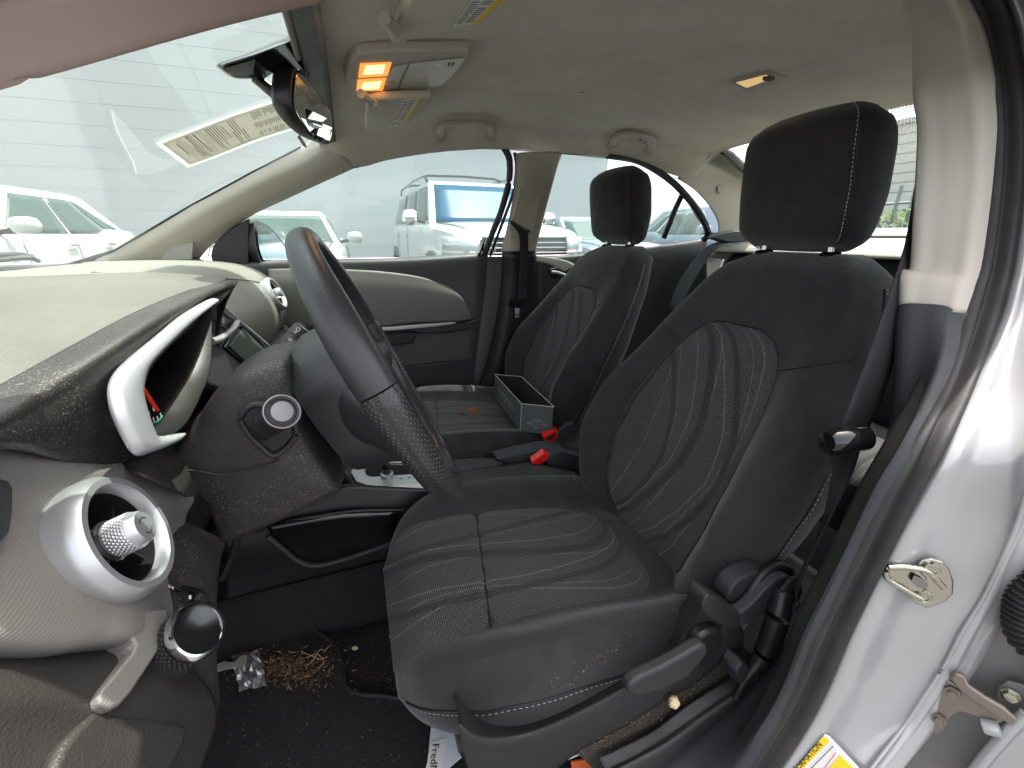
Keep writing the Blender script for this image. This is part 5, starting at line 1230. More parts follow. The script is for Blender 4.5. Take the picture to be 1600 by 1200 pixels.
    for x in xs:
        w_ = sm(WC, x); out = []
        for i in range(33):
            u = -1 + i / 16; s = w_ * math.copysign(1 - (1 - abs(u)) ** 1.3, u); out.append(Vector((x + dx, yc + s, zt(s, x))))
        zbt = lerp([(-.012, .385), (.0, .375), (.03, .37), (.08, .365), (.6, .36)], x); e = out[-1]
        for f, ww in ((.2, 1.03), (.45, 1.045), (.7, 1.03), (.9, .96), (1, .8)): out.append(Vector((x + dx, yc + w_ * ww, e.z + (zbt - e.z) * f)))
        for f, ww in ((1, .8), (.9, .96), (.7, 1.03), (.45, 1.045), (.2, 1.03)): out.append(Vector((x + dx, yc - w_ * ww, e.z + (zbt - e.z) * f)))
        rings.append(out)
    f0 = rings[0]; c = sum(f0, Vector()) / len(f0); rings.insert(0, [c + (p - c) * .4 + Vector((-.002, 0, 0)) for p in f0])
    cu = loft('cushion', rings, MT['seat'], t)
    WI2 = [(-.011, .112), (.01, .140), (.04, .152), (.10, .154), (.2, .152), (.40, .152), (.46, .135), (.50, .10), (.515, .03)]
    rows = []
    for j in range(33):                       # rows across, columns along: yarn lines run front to back
        u = -1 + j / 16; r_ = []
        for i in range(60):
            x = -.0105 + (.513 + .0105) * (1 - (1 - i / 59) ** 1.2); wi = sm(WI2, x); s = u * wi
            edge = max(abs(u) ** 14, ss(.49, .515, x)); g = math.exp(-((x - (.17 + .03 * u)) / .006) ** 2)
            r_.append(Vector((x + dx - (.0035 if x < .01 else 0), yc + s, zt(s, x) + .0045 - .0065 * edge - .006 * g)))
        rows.append(r_)
    rows = [list(r) for r in zip(*rows)]
    vs, fs, uv = grid(rows); obj('cushion_insert', vs, fs, MT['insert'], cu, uv=uv)
    tube('seam', [Vector((.17 + .03 * u + dx, yc + u * .150, zt(u * .150, .17 + .03 * u) + .0012)) for u in [-1 + i / 10 for i in range(21)]], .0011, MT['black'], cu, n=5)
    for sg in (-1, 1):
        P = []
        for i in range(50):
            x = .0 + .56 * i / 49; w_ = sm(WC, x); e = zt(w_, x); zb_ = lerp([(-.012, .385), (.0, .375), (.03, .37), (.08, .365), (.6, .36)], x); P.append(Vector((x + dx, yc + sg * (w_ * 1.03 + .0006), e + (zb_ - e) * .2)))
        tube('seam', P, .0016, MT['black'], cu, n=6)
        stitches('stitching', [p + Vector((0, sg * .001, -.006)) for p in P], MT['grey'] if sg > 0 else MT['thread'], cu)
    # headrest
    def HZf(z): return 1.045 + (z - 1.045) * .91
    HW = [(1.045, .085), (1.05, .108), (1.06, .122), (1.08, .130), (1.15, .134), (1.22, .131), (1.26, .128), (1.28, .121), (1.295, .106), (1.303, .075)]
    HF = [(1.045, .86), (1.05, .838), (1.06, .820), (1.08, .808), (1.15, .796), (1.22, .786), (1.26, .784), (1.28, .790), (1.295, .806), (1.303, .83)]
    HB = [(1.045, .875), (1.06, .892), (1.15, .905), (1.24, .900), (1.28, .885), (1.295, .872), (1.303, .85)]
    rings = []
    for z in [1.045, 1.048, 1.053, 1.06, 1.07, 1.085] + [1.1 + .15 * i / 12 for i in range(13)] + [1.26, 1.27, 1.28, 1.288, 1.295, 1.3, 1.303]:
        w_, f_, b_ = sm(HW, z), sm(HF, z), sm(HB, z); out = []
        for k in range(44):
            a = 2 * math.pi * k / 44; c_, s_ = math.cos(a), math.sin(a)
            q = (abs(c_) ** 3.6 + abs(s_) ** 3.6) ** (-1 / 3.6)
            x = (f_ + b_) / 2 - c_ * q * (b_ - f_) / 2; y = s_ * q * w_
            x += .012 * (y / .13) ** 2 * (1 if c_ > 0 else .2)
            out.append(Vector((x + dx, yc + hy + y * hk, HZf(z) + .006 * math.cos(a))))
        rings.append(out)
    hr = loft('headrest', rings, MT['seat'], t)
    for sg in (-1,):
        P = []
        for z in [1.052 + .246 * i / 24 for i in range(25)]:
            w_, f_, b_ = sm(HW, z), sm(HF, z), sm(HB, z); y = w_ * .86; P.append(Vector((f_ + .0125 * (y / .13) ** 2 + dx + (b_ - f_) * .032 - .0012, yc + hy + sg * y * hk, HZf(z) + .005)))
        tube('seam', P, .0012, MT['black'], hr, n=5)
        stitches('stitching', [p + Vector((-.0006, -sg * .004, 0)) for p in P], MT['inkw'] if yc < 0 else MT['grey'], hr, step=.006, ln=.0038, r=.0005)
    for sg in (-1, 1):
        tube('headrest_post', [Vector((.862 + dx, yc + hy + sg * .072, 1.0)), Vector((.862 + dx, yc + hy + sg * .072, 1.07))], .0065, MT['chrome'], hr, n=14)
        lathe('post_guide', [(.001, .008), (.008, .008), (.016, .006), (.021, .0), (.021, -.006)], Vector((.862 + dx, yc + hy + sg * .072, 1.034)), (-.1, 0, 1), MT['gloss'], back, n=24)
    box('post_button', Vector((.858 + dx, yc + hy + .072 + .012, 1.046)), (.006, .008, .006), MT['silver'], back, bevel=.001)
    # dark seat base
    box('base', Vector((.30 + dx, yc, .31)), (.46, .42, .14), MT['black'], t, bevel=.03)
    return t, back, cu
ds, db, dc = make_seat('car_seat', 'driver seat, near black fabric seat with ribbed woven centre panels', -.375, 0, 'front seats', .018, 1.02)
ps, pb_, pc = make_seat('car_seat', 'passenger seat, smaller beyond the wheel, with an open box on its cushion', .335, .045, 'front seats', .018, 1.12)
# --- driver seat side trims and levers (pixel traced on the outboard side)
tr = [(713, 1105), (735, 1124), (762, 1136), (800, 1138), (850, 1124), (900, 1102), (960, 1070), (1010, 1040), (1060, 1000), (1085, 965), (1100, 945), (1112, 930), (1125, 925), (1160, 950), (1150, 985), (1105, 1020), (1085, 1065), (1010, 1110), (930, 1165), (860, 1215), (745, 1240), (722, 1180)]
tp3 = ats(tr, Y=-.655)
def ymap(pts, ys): return [at(x, y, Y=q) for (x, y), q in zip(pts, ys)]
top_ = [(716, 1106), (740, 1126), (770, 1134), (820, 1130), (880, 1106), (940, 1074), (1000, 1040), (1050, 1004), (1082, 968), (1098, 944), (1112, 928)]
lip_ = [(718, 1130), (745, 1148), (780, 1152), (830, 1143), (890, 1118), (950, 1087), (1008, 1053), (1062, 1030), (1100, 1005), (1130, 975), (1150, 960)]
low_ = [(722, 1170), (750, 1180), (790, 1180), (840, 1172), (900, 1148), (958, 1118), (1008, 1088), (1052, 1060), (1090, 1040), (1135, 1010), (1160, 985)]
bot_ = [(740, 1230), (765, 1240), (800, 1240), (850, 1215), (905, 1172), (960, 1143), (1010, 1112), (1052, 1086), (1086, 1067), (1125, 1035), (1160, 1010)]
rows = [ats(top_, Y=-.628), ats([((a[0] + b[0]) / 2, (a[1] + b[1]) / 2) for a, b in zip(top_, lip_)], Y=-.645), ats(lip_, Y=-.664), ats([(a[0], a[1] + 8) for a in lip_], Y=-.668), ats(low_, Y=-.664), ats(bot_, Y=-.655)]
rows = [[p + Vector((0, .03, -.015)) for p in rows[0]]] + rows
strim = patch('side_trim', rows, MT['dark'], ds, nu=50, nv=40, thick=.003)
slab('height_lever', cr(ats([(982, 1083), (984, 1072), (1000, 1060), (1030, 1046), (1060, 1030), (1090, 1012), (1104, 1008), (1106, 1020), (1096, 1035), (1076, 1058), (1060, 1068), (1030, 1080), (1010, 1086), (996, 1089)], Y=-.690), 36, True), (0, .018, 0), MT['dark'], strim, bevel=.005, seg=4)
slab('lever_boss', cr(ats([(1085, 1010), (1100, 992), (1125, 985), (1132, 1000), (1118, 1030), (1098, 1045), (1085, 1030)], Y=-.675), 36, True), (0, .02, 0), MT['black'], strim, bevel=.006, seg=3)
slab('rear_trim', cr(ats([(1108, 930), (1135, 945), (1158, 962), (1150, 985), (1120, 972), (1098, 952)], Y=-.672), 36, True), (0, .03, 0), MT['dark'], strim, bevel=.006, seg=3)
slab('recliner_cover', cr(ats([(1137, 938), (1150, 912), (1178, 896), (1200, 894), (1205, 905), (1180, 925), (1160, 945)], Y=-.650), 36, True), (0, .03, 0), MT['slate'], strim, bevel=.004, seg=3)
slab('recliner_lever', cr(ats([(1147, 972), (1150, 964), (1175, 945), (1200, 918), (1220, 903), (1235, 902), (1238, 910), (1226, 928), (1200, 955), (1180, 970), (1162, 978), (1152, 977)], Y=-.672), 36, True), (0, .018, 0), MT['slate'], strim, bevel=.005, seg=4)
tube('recliner_hoop', at3([(1150, 962, -.655), (1170, 930, -.655), (1190, 900, -.652), (1212, 885, -.65), (1228, 888, -.65), (1232, 900, -.652)]), .010, MT['black'], strim, n=10, res=24)
tube('belt_anchor_rod', at3([(1225, 920, -.68), (1215, 965, -.69), (1195, 1020, -.69), (1165, 1062, -.69), (1150, 1090, -.69)]), [.014, .017, .016, .007, .007], MT['black'], ds, n=14, res=30)
tube('rod_collar', at3([(1226, 935, -.681), (1223, 948, -.684)]), .0185, MT['grey'], ds, n=16)
# rail cover on the floor
rc_t = [(935, 1184), (980, 1163), (1022, 1141), (1068, 1106), (1107, 1081), (1138, 1062), (1160, 1048)]
rc_m = [(946, 1204), (988, 1184), (1034, 1157), (1082, 1122), (1120, 1096), (1152, 1074), (1172, 1058)]
rc_l = [(952, 1214), (996, 1192), (1042, 1166), (1090, 1132), (1128, 1104), (1162, 1082), (1178, 1066)]
rc_b = [(955, 1260), (1010, 1230), (1060, 1190), (1100, 1155), (1135, 1120), (1165, 1095), (1182, 1085)]
rows = [ats(rc_t, Y=-.665), ats(rc_m, Y=-.680), ats(rc_l, Y=-.69), ats(rc_b, Y=-.695)]
patch('rail_cover', rows, MT['dark'], ds, nu=30, nv=20, thick=.004)
slab('rail_end', ats([(1160, 1036), (1178, 1050), (1182, 1085), (1165, 1092), (1158, 1070), (1150, 1050)], Y=-.692), (0, .03, 0), MT['slate'], ds, bevel=.004)
tube('rail_edge', at3([(840, 1205, -.63), (880, 1188, -.63), (918, 1172, -.63)]), .0022, MT['silver'], ds, n=6)
# litter channel between seat and rail: crumbs
def crumbs(name, label, region, n, m, smin, smax, seed, cat='litter', Z=None, Y=None, el=3.0, up=.004):
    random.seed(seed); vs, fs = [], []
    for i in range(n):
        x, y = region(random)
        p = at(x, y, Z=Z) if Z is not None else at(x, y, Y=Y)
        p = p + Vector((random.uniform(-.004, .004), 0, random.uniform(0, up)))
        a = Vector((random.gauss(0, 1), random.gauss(0, 1), random.gauss(0, .4))).normalized() * random.uniform(smin, smax) * random.uniform(1, el)
        b = Vector((random.gauss(0, 1), random.gauss(0, 1), random.gauss(0, 1))).cross(a).normalized() * random.uniform(smin, smax) * .7
        c_ = a.cross(b).normalized() * smin * .5
        k = len(vs); vs += [p - a, p + b, p + a, p - b, p + c_ + a * .1]
        fs += [(k, k + 1, k + 4), (k + 1, k + 2, k + 4), (k + 2, k + 3, k + 4), (k + 3, k, k + 4), (k, k + 3, k + 2, k + 1)]
    return tag(obj(name, vs, fs, m, smooth=False), label, cat, kind='stuff')
def band(pts, w_):
    def f(r):
        i = r.randrange(len(pts) - 1); k = r.random(); (x0, y0), (x1, y1) = pts[i], pts[i + 1]
        return x0 + (x1 - x0) * k + r.gauss(0, w_), y0 + (y1 - y0) * k + r.gauss(0, w_)
    return f
def blob(cx, cy, sx, sy): return lambda r: (r.gauss(cx, sx), r.gauss(cy, sy))
rows = [ats([(900, 1160), (960, 1130), (1010, 1100), (1060, 1068), (1100, 1045), (1150, 1020)], Y=-.655), ats([(935, 1200), (990, 1165), (1040, 1132), (1090, 1098), (1130, 1070), (1170, 1045)], Y=-.667)]
slab('rail_channel', ats([(890, 1165), (960, 1130), (1010, 1100), (1060, 1068), (1100, 1040), (1150, 1000), (1185, 1030), (1130, 1080), (1040, 1140), (935, 1210)], Y=-.655), (0, .01, 0), mat('brown_dusty_metal', (.03, .026, .022), .8, bump=.8, bscale=200, dust=1, dscale=230, thr=.60, dcol=(.22, .16, .09)), ds, bevel=.001)
crumbs('crumbs', 'tan crumbs lying in the channel beside the driver seat rail', band([(930, 1165), (980, 1140), (1030, 1112), (1075, 1085), (1110, 1062)], 7), 260, MT['bits'], .0006, .0013, 11, Y=-.660)
crumbs('crumbs', 'pale specks on the driver seat side and edge', band([(860, 1078), (900, 1062), (940, 1030), (980, 1000)], 7), 60, MT['straw'], .0004, .0008, 12, Y=-.645)
pc_ = at(1053, 1097, Y=-.672)
vs, fs = [], []
bm = bmesh.new(); bmesh.ops.create_icosphere(bm, subdivisions=3, radius=.0085)
random.seed(4)
for v in bm.verts: v.co *= 1 + .12 * math.sin(v.co.x * 700) * math.cos(v.co.y * 620 + 1) + random.uniform(-.05, .05)
me = bpy.data.meshes.new('popcorn'); bm.to_mesh(me); bm.free(); me.materials.append(MT['popcorn'])
for p in me.polygons: p.use_smooth = True
o = bpy.data.objects.new('popcorn', me); col.objects.link(o); o.location = pc_; tag(o, 'single cream popcorn kernel beside the driver seat rail', 'popcorn')
# --- driver's belt
dbt = thing('seat_belt', 'black driver belt running down from the beige pillar to the seat side', 'seat belt', (.8, -.6, .8), 'front seat belts')
a = at3([(1436, 250, -.56), (1427, 310, -.58), (1415, 380, -.615), (1396, 440, -.645), (1362, 540, -.670), (1332, 620, -.682), (1306, 684, -.688)])
b = at3([(1444, 250, -.56), (1437, 310, -.58), (1428, 380, -.61), (1418, 440, -.64), (1402, 540, -.668), (1378, 620, -.680), (1350, 684, -.686)])
quad_strip('webbing', a, b, MT['belt'], dbt, n=40, thick=.0022)
a = [tum(x, y, .075) for x, y in [(1308, 700), (1296, 760), (1284, 820), (1262, 870), (1246, 905), (1232, 935)]]
b = [tum(x, y, .06) for x, y in [(1345, 700), (1330, 745), (1302, 800), (1272, 860), (1252, 905), (1246, 940)]]
quad_strip('webbing', a, b, MT['belt'], dbt, n=40, thick=.0022)
g0, g1 = tum(1294, 690, .058), tum(1350, 683, .050)
d = (g1 - g0).normalized()
lathe('guide', [(.001, -.004), (.012, -.003), (.0165, .002), (.0165, (g1 - g0).length - .002), (.012, (g1 - g0).length + .003), (.001, (g1 - g0).length + .004)], g0, d, MT['gloss'], dbt, n=28)
slab('belt_stitch', [tum(x, y, .060) for x, y in [(1297, 712), (1330, 706), (1331, 722), (1298, 728)]], (0, .003, 0), MT['belt'], dbt, bevel=.001)
slab('belt_end', ats([(1238, 905), (1250, 900), (1255, 925), (1245, 948), (1230, 940), (1222, 925)], Y=-.688), (0, .006, 0), MT['belt'], dbt, bevel=.002)
slab('anchor_plate', ats([(1228, 938), (1240, 930), (1252, 945), (1240, 962), (1226, 955)], Y=-.684), (0, .004, 0), MT['grey'], dbt, bevel=.001)
# --- rear bench
rb = thing('rear_bench', 'black fabric rear bench with sunlit patches behind the front seats', 'seat', (1.5, 0, .4))
def benchring(y, w_=1):
    P = [(1.72, .42), (1.70, .5), (1.44, .5), (1.28, .51), (1.22, .48), (1.22, .36), (1.75, .32)]
    return P
rows = [[Vector((x, y, z + .012 * math.cos(y * 9))) for y in [-.62 + 1.24 * j / 12 for j in range(13)]] for x, z in ((1.19, .30), (1.185, .42), (1.21, .485), (1.28, .505), (1.45, .49), (1.62, .47), (1.68, .45))]
patch('cushion', rows, MT['insert'], rb, nu=40, nv=30, thick=.006)
rows = [[Vector((x - .03 * math.cos(y * 5) * math.sin((z - .45) * 5), y, z - .035 * (abs(y) / .62) ** 4)) for y in [-.62 + 1.24 * j / 16 for j in range(17)]] for x, z in ((1.62, .44), (1.60, .55), (1.62, .75), (1.65, .9), (1.675, .98), (1.70, 1.015), (1.74, 1.02), (1.78, 1.0))]
bk_ = patch('backrest', rows, MT['seat'], rb, nu=60, nv=40, thick=.006)
tube('seam', [Vector((1.66, .12, .94)), Vector((1.675, .12, .995)), Vector((1.70, .12, 1.022)), Vector((1.74, .12, 1.026))], .002, MT['black'], bk_, n=5)
for y in (-.36, .40):
    rings = []
    for z, w_, d_ in ((1.0, .10, .02), (1.02, .125, .05), (1.06, .13, .06), (1.10, .12, .055), (1.12, .09, .04), (1.125, .03, .01)):
        rings.append([Vector((1.79 - d_ * math.cos(a) * 1, y + w_ * math.copysign(abs(math.sin(a)) ** .6, math.sin(a)), z)) for a in [k * math.pi / 12 for k in range(24)]])
    if y < 0: loft('headrest', rings, MT['grey'], rb)  # grey, unlike the black bench: its colour stands in for sunlight
gb = thing('seat_belt', 'grey rear belt laid over the corner of the rear bench', 'seat belt', (1.6, .5, .9))
quad_strip('webbing', at3([(1155, 377, .44), (1120, 379, .47), (1100, 388, .50), (1088, 402, .52), (1070, 425, .54), (1055, 452, .56), (1045, 480, .57)]), at3([(1158, 381, .42), (1128, 385, .44), (1114, 394, .46), (1103, 408, .48), (1088, 432, .50), (1072, 462, .52), (1062, 490, .53)]), MT['beltg'], gb, n=30, thick=.002)
slab('belt_cover', at3([(1112, 372, .45), (1125, 364, .45), (1150, 360, .44), (1170, 362, .42), (1170, 378, .42), (1140, 380, .44)]), (0, .04, 0), MT['slate'], gb, bevel=.006)
tag(slab('yellow_clip', ats([(1352, 736), (1358, 731), (1365, 737), (1363, 744), (1356, 743)], X=1.14), (.01, 0, .004), MT['yell2'], None, bevel=.002), 'small yellow clip on the rear bench seen beyond the driver belt', 'clip')
# --- red buckles
def buckle(name, label, p, mpts, Y):
    t = thing(name, label, 'buckle', at(*p, Y=Y), 'red seat belt buckles')
    slab('release_button', ats(mpts, Y=Y), (.004, .022, .004), MT['red'], t, bevel=.002)
    return t
t = buckle('belt_buckle', 'upper red belt buckle between passenger seat and driver seat', (862, 684), [(848, 682), (868, 672), (872, 675), (872, 685), (857, 693), (851, 692)], .055)
slab('body', ats([(872, 674), (884, 664), (897, 662), (900, 672), (890, 682), (880, 684), (872, 686)], Y=.058), (.004, .02, .004), MT['slate'], t, bevel=.003)
slab('slot', ats([(853, 684), (868, 676), (869, 681), (856, 688)], Y=.0545), (0, .001, 0), MT['ink'], t, bevel=0)
t = buckle('belt_buckle', 'lower red belt buckle beside the console and driver seat', (843, 718), [(830, 722), (850, 708), (858, 712), (856, 718), (838, 730), (833, 728)], -.06)
slab('body', ats([(858, 710), (880, 704), (905, 712), (915, 735), (890, 742), (868, 735), (852, 722)], Y=-.058), (.0, .03, 0), MT['slate'], t, bevel=.004)
# ================================================================= centre console
con = thing('centre_console', 'black centre console with silver gear plate between the seats', 'console', (.1, 0, .3))
# driver side flank
rows = [ats([(345, 835), (400, 800), (440, 785), (500, 775), (540, 757), (600, 760), (700, 765)], Y=-.115),
        ats([(350, 850), (400, 848), (450, 838), (500, 826), (540, 815), (600, 806), (700, 800)], Y=-.13),
        ats([(352, 900), (400, 900), (450, 905), (500, 900), (540, 890), (600, 880), (700, 870)], Y=-.13),
        ats([(350, 960), (400, 965), (450, 965), (500, 960), (540, 950), (600, 930), (700, 920)], Y=-.14),
        ats([(345, 1010), (400, 1000), (450, 990), (500, 985), (560, 975), (620, 965), (700, 960)], Y=-.15)]
patch('side_panel', rows, MT['black'], con, nu=40, nv=30, thick=.004)
patch('side_insert', [ats([(415, 822), (470, 812), (540, 802), (620, 800)], Y=-.145), ats([(440, 850), (490, 842), (545, 835), (620, 830)], Y=-.142), ats([(470, 872), (505, 872), (550, 862), (620, 850)], Y=-.145)], MT['gloss'], con, nu=20, nv=10, thick=.003)
tube('ridge', at3([(400, 832, -.14), (440, 818, -.142), (500, 806, -.142), (560, 798, -.142), (630, 797, -.14)]), .003, MT['dark'], con, n=6, res=30)
tube('pocket_rim', at3([(418, 838, -.145), (440, 856, -.147), (465, 876, -.147), (492, 884, -.147), (530, 876, -.147), (580, 860, -.147), (625, 844, -.147)]), .0055, MT['slate'], con, n=8, res=40)
tube('flank_edge', at3([(372, 832, -.14), (366, 860, -.142), (356, 885, -.145), (346, 905, -.148)]), .007, MT['dark'], con, n=8, res=20)
body_o = ats([(528, 738), (545, 725), (700, 715), (760, 712), (830, 720), (900, 735), (905, 752), (700, 772), (600, 770), (545, 757)], Z=.468)
slab('body', body_o, (0, 0, -.25), MT['black'], con, bevel=.012, seg=3)
PG = dict(Z=.478)
slab('gear_plate', ats([(547, 738), (552, 728), (562, 724), (690, 716), (700, 735), (690, 757), (625, 767), (585, 762), (556, 752)], **PG), (0, 0, -.008), MT['silver'], con, bevel=.003, seg=3)
slab('gate', ats([(570, 736), (576, 729), (600, 726), (690, 726), (690, 738), (640, 741), (580, 745), (572, 742)], Z=.4785), (0, 0, -.002), MT['gloss'], con, bevel=.001)
tube('gate_trim', ats([(570, 736), (576, 728), (600, 725), (690, 724)], Z=.479), .0018, MT['chrome'], con, n=6, res=20)
tube('gear_lever', [at(604, 742, Z=.478), at(603, 725, Z=.52) * 1.0, at(602, 700, Y=.02)], [.012, .010, .011], MT['black'], con, n=14, res=12)
lathe('lever_collar', [(.017, 0), (.016, .010), (.012, .012)], at(605, 744, Z=.478), (0, 0, 1), MT['silver2'], con, n=24)
slab('plate_insert', ats([(590, 762), (620, 758), (690, 752), (690, 764), (625, 770), (600, 768)], Z=.4795), (0, 0, -.002), MT['wgrey'], con, bevel=.001)
for k, (x, y) in enumerate(((630, 748), (642, 747), (654, 746), (666, 745))):
    text('gear_letter', 'PRND'[k], at(x, y, Z=.4788), (0, 1, 0), (-1, 0, 0), .012, MT['ink'], con)
# hand brake and console tail
tube('hand_brake', at3([(690, 742, -.02), (730, 735, -.02), (770, 727, -.02), (800, 732, -.02), (822, 742, -.02)]), [.013, .015, .016, .015, .011], MT['slate'], con, n=14, res=24)
slab('tail', ats([(775, 718), (820, 706), (850, 700), (880, 700), (905, 735), (915, 750), (880, 748), (840, 742)], Y=-.03), (0, .05, 0), MT['slate'], con, bevel=.006, seg=3)
slab('cup_well', ats([(800, 722), (825, 712), (850, 712), (870, 735), (845, 742), (815, 735)], Y=-.033), (0, .002, 0), MT['ink'], con, bevel=.001)
# ================================================================= floor
rows = [[Vector((x, y, z)) for y in (-.70, -.5, -.3, -.16)] for x, z in ((-.62, .42), (-.52, .26), (-.42, .20), (-.2, .185), (.1, .18), (.6, .18), (1.1, .2))]
patch('floor_carpet', rows, MT['carpet'], car, nu=16, nv=30, thick=.006)
rows = [[Vector((x, y, z)) for x in (-.6, 0, .6, 1.1)] for y, z in ((-.17, .18), (-.16, .25), (-.14, .33))]
patch('tunnel_carpet', rows, MT['carpet'], car, nu=16, nv=8, thick=.004)
rows = [[Vector((x, y, z)) for y in (.16, .3, .5, .72)] for x, z in ((-.62, .42), (-.42, .20), (.1, .18), (1.1, .2))]
patch('floor_carpet', rows, MT['carpet'], car, nu=10, nv=20, thick=.006)
fm = thing('floor_mat', 'black floor mat with bound edge in the driver footwell', 'mat', (-.1, -.45, .2))
mo_ = [(300, 1000), (345, 985), (360, 1000), (385, 985), (420, 967), (455, 968), (490, 985), (520, 1005), (535, 1035), (540, 1070), (560, 1085), (600, 1088), (640, 1098), (665, 1125), (672, 1160), (668, 1240), (300, 1260)]
M3 = cr(ats(mo_, Z=.205), 90, True)
slab('mat', M3, (0, 0, -.008), MT['carpet'], fm, bevel=.002)
tube('edge_binding', [p + Vector((0, 0, .001)) for p in M3], .0035, MT['rubber'], fm, n=8, closed=True)
crumbs('leaf_litter', 'brown dry leaf bits and pine needles piled on the floor mat', lambda r: (r.gauss(452, 36), r.gauss(1044, 14) + abs(r.gauss(0, 6))), 1000, MT['bits'], .0006, .0028, 21, Z=.210, up=.012)
crumbs('leaf_litter', 'sparse tan straw scattered round the floor mat', blob(440, 1045, 45, 18), 130, MT['straw'], .0008, .0014, 22, Z=.212, el=7, up=.014)
crumbs('crumbs', 'pale dust specks spread over the whole driver footwell carpet', lambda r: (r.uniform(345, 680), r.uniform(1000, 1200)), 260, MT['straw'], .0004, .0009, 23, Z=.208)
crumbs('crumbs', 'crumbs and dirt on the carpet between mat and driver seat', blob(590, 1040, 30, 30), 220, MT['bits'], .0005, .0012, 24, Z=.207)
tag(slab('paper_scrap', ats([(608, 995), (620, 978), (634, 980), (632, 996), (612, 1002)], Z=.23), (0, 0, .001), MT['paper'], None, bevel=0), 'small blue white paper scrap under the front edge of the driver seat', 'paper')
for k, (pts, lb) in enumerate((([(550, 1012), (556, 1010), (560, 1013), (556, 1016), (550, 1015)], 'tan scrap lying alone on the carpet beside the mat edge'), ([(618, 1027), (626, 1026), (632, 1034), (644, 1040), (640, 1048), (630, 1046), (632, 1038), (622, 1034)], 'torn tan scrap close to the driver seat front'))):
    tag(slab('scrap', ats(pts, Z=.209), (0, 0, .002), MT['popcorn'], None, bevel=0), lb, 'scrap')
# twigs
tw = thing('twig', 'thin dry tangled twig lying on the right edge of the leaf litter', 'twig', at(490, 1022, Z=.215))
for pts in ([(470, 1018), (485, 1024), (500, 1030), (512, 1026)], [(480, 1040), (492, 1028), (500, 1015), (508, 1018)], [(478, 1028), (495, 1022), (506, 1033), (498, 1044)], [(508, 1016), (514, 1010), (517, 1008)]):
    tube('stem', ats(pts, Z=.222), .0008, MT['straw'], tw, n=5, res=12)
# crumpled foil
random.seed(9); rows = []
for i in range(12):
    r_ = []
    for j in range(9):
        p = at(362 + j * 5.2 + i * 1.2 + random.uniform(-2, 2), 1026 + i * 5 - j * 1.2 + random.uniform(-2, 2), Z=.215); p.z += random.uniform(0, .020) * math.sin(math.pi * (i + .5) / 12); r_.append(p)
    rows.append(r_)
vs, fs, uv = grid(rows); tag(obj('foil', vs, fs, MT['foil'], smooth=False, solid=.0006), 'crumpled silver foil wrapper on the mat beside the leaves', 'foil')
tag(slab('cardboard_scrap', ats([(335, 1041), (350, 1034), (366, 1036), (378, 1024), (386, 1026), (384, 1038), (366, 1044), (350, 1047), (336, 1051)], Z=.232), (0, 0, .0015), MT['cream'], None, bevel=0), 'curved cream paper strip partly under the foil', 'paper')
# receipt by the seat
rcp = thing('receipt', 'white folded store receipt on the floor in front of the seat trim', 'receipt', at(690, 1150, Z=.215))
slab('sheet', ats([(674, 1132), (705, 1113), (712, 1118), (718, 1145), (726, 1180), (700, 1202), (660, 1260), (668, 1190)], Z=.222), (0, 0, .0008), MT['paper'], rcp, bevel=0)
Rq = ats([(673, 1160), (698, 1153), (694, 1180), (686, 1230), (655, 1240), (668, 1190)], Z=.2235)
slab('folded_strip', Rq, (0, 0, .0005), MT['wgrey'], rcp, bevel=0)
ta, tb = at(676, 1162, Z=.2245), at(671, 1210, Z=.2245)
text('store_text', 'FredM', ta, tb - ta, at(690, 1158, Z=.2245) - ta, .017, MT['ink'], rcp)
tag(slab('candy_wrapper', ats([(893, 1192), (915, 1188), (935, 1196), (930, 1215), (895, 1215)], Y=-.62), (0, .004, 0), MT['orange'], None, bevel=.001), 'bright orange wrapper edge under the driver seat rail', 'wrapper')
# ================================================================= box and card on the passenger seat
bx = thing('open_box', 'open grey metallic box with black inside on the passenger seat', 'box', at(830, 660, Y=.3))
# rim corners (pixels): A far left, B far right, C near right, D near left
Zr = .575
A, B, C_, D = at(773, 585, Z=Zr), at(818, 590, Z=Zr), at(866, 636, Z=Zr), at(815, 631, Z=Zr)
ex = (C_ - D); ey = (A - D); ex.z = ey.z = 0
C2 = D + ex; B2 = A + ex
dn = (at(805, 664, Y=D.y + .01) - D); dn = Vector((-.004, .0, -.098))
def wallq(p, q, inw):
    return [p, q, q + dn, p + dn], inw
i1 = ex.normalized() * .003; i2 = ey.normalized() * .003
slab('long_side', [D, A, A + dn, D + dn], i1, MT['boxout'], bx, bevel=.0006)
slab('end_side', [D, C2, C2 + dn, D + dn], i2, MT['boxout'], bx, bevel=.0006)
slab('long_side', [C2, B2, B2 + dn, C2 + dn], -i1, MT['boxin'], bx, bevel=.0006)
slab('end_side', [A, B2, B2 + dn, A + dn], -i2, MT['boxin'], bx, bevel=.0006)
slab('bottom', [D + dn, C2 + dn, B2 + dn, A + dn], (0, 0, .004), MT['boxin'], bx, bevel=0)
for p, q in ((D, A), (A, B2), (B2, C2), (C2, D), (D, D + dn)):
    tube('bright_edge', [p, q], .0016, MT['boxedge'], bx, n=6)
nl = -i1.normalized(); el_ = (A - D).normalized()
random.seed(31)
for k in range(13):                         # worn outline lettering, not readable in the photograph
    b0 = A.lerp(D, .20 + k * .045) + dn * .50 + nl * .0008; w_ = -el_ * .0075; h_ = Vector((0, 0, .016))
    P = [b0, b0 + w_ * .8, b0 + w_ * .8 + h_, b0 + h_]
    if k % 3 == 1: P = [b0, b0 + h_, b0 + h_ + w_ * .8, b0 + h_ * .5 + w_ * .8, b0 + h_ * .5]
    tube('box_lettering', P, .0005, MT['boxedge'], bx, n=4)
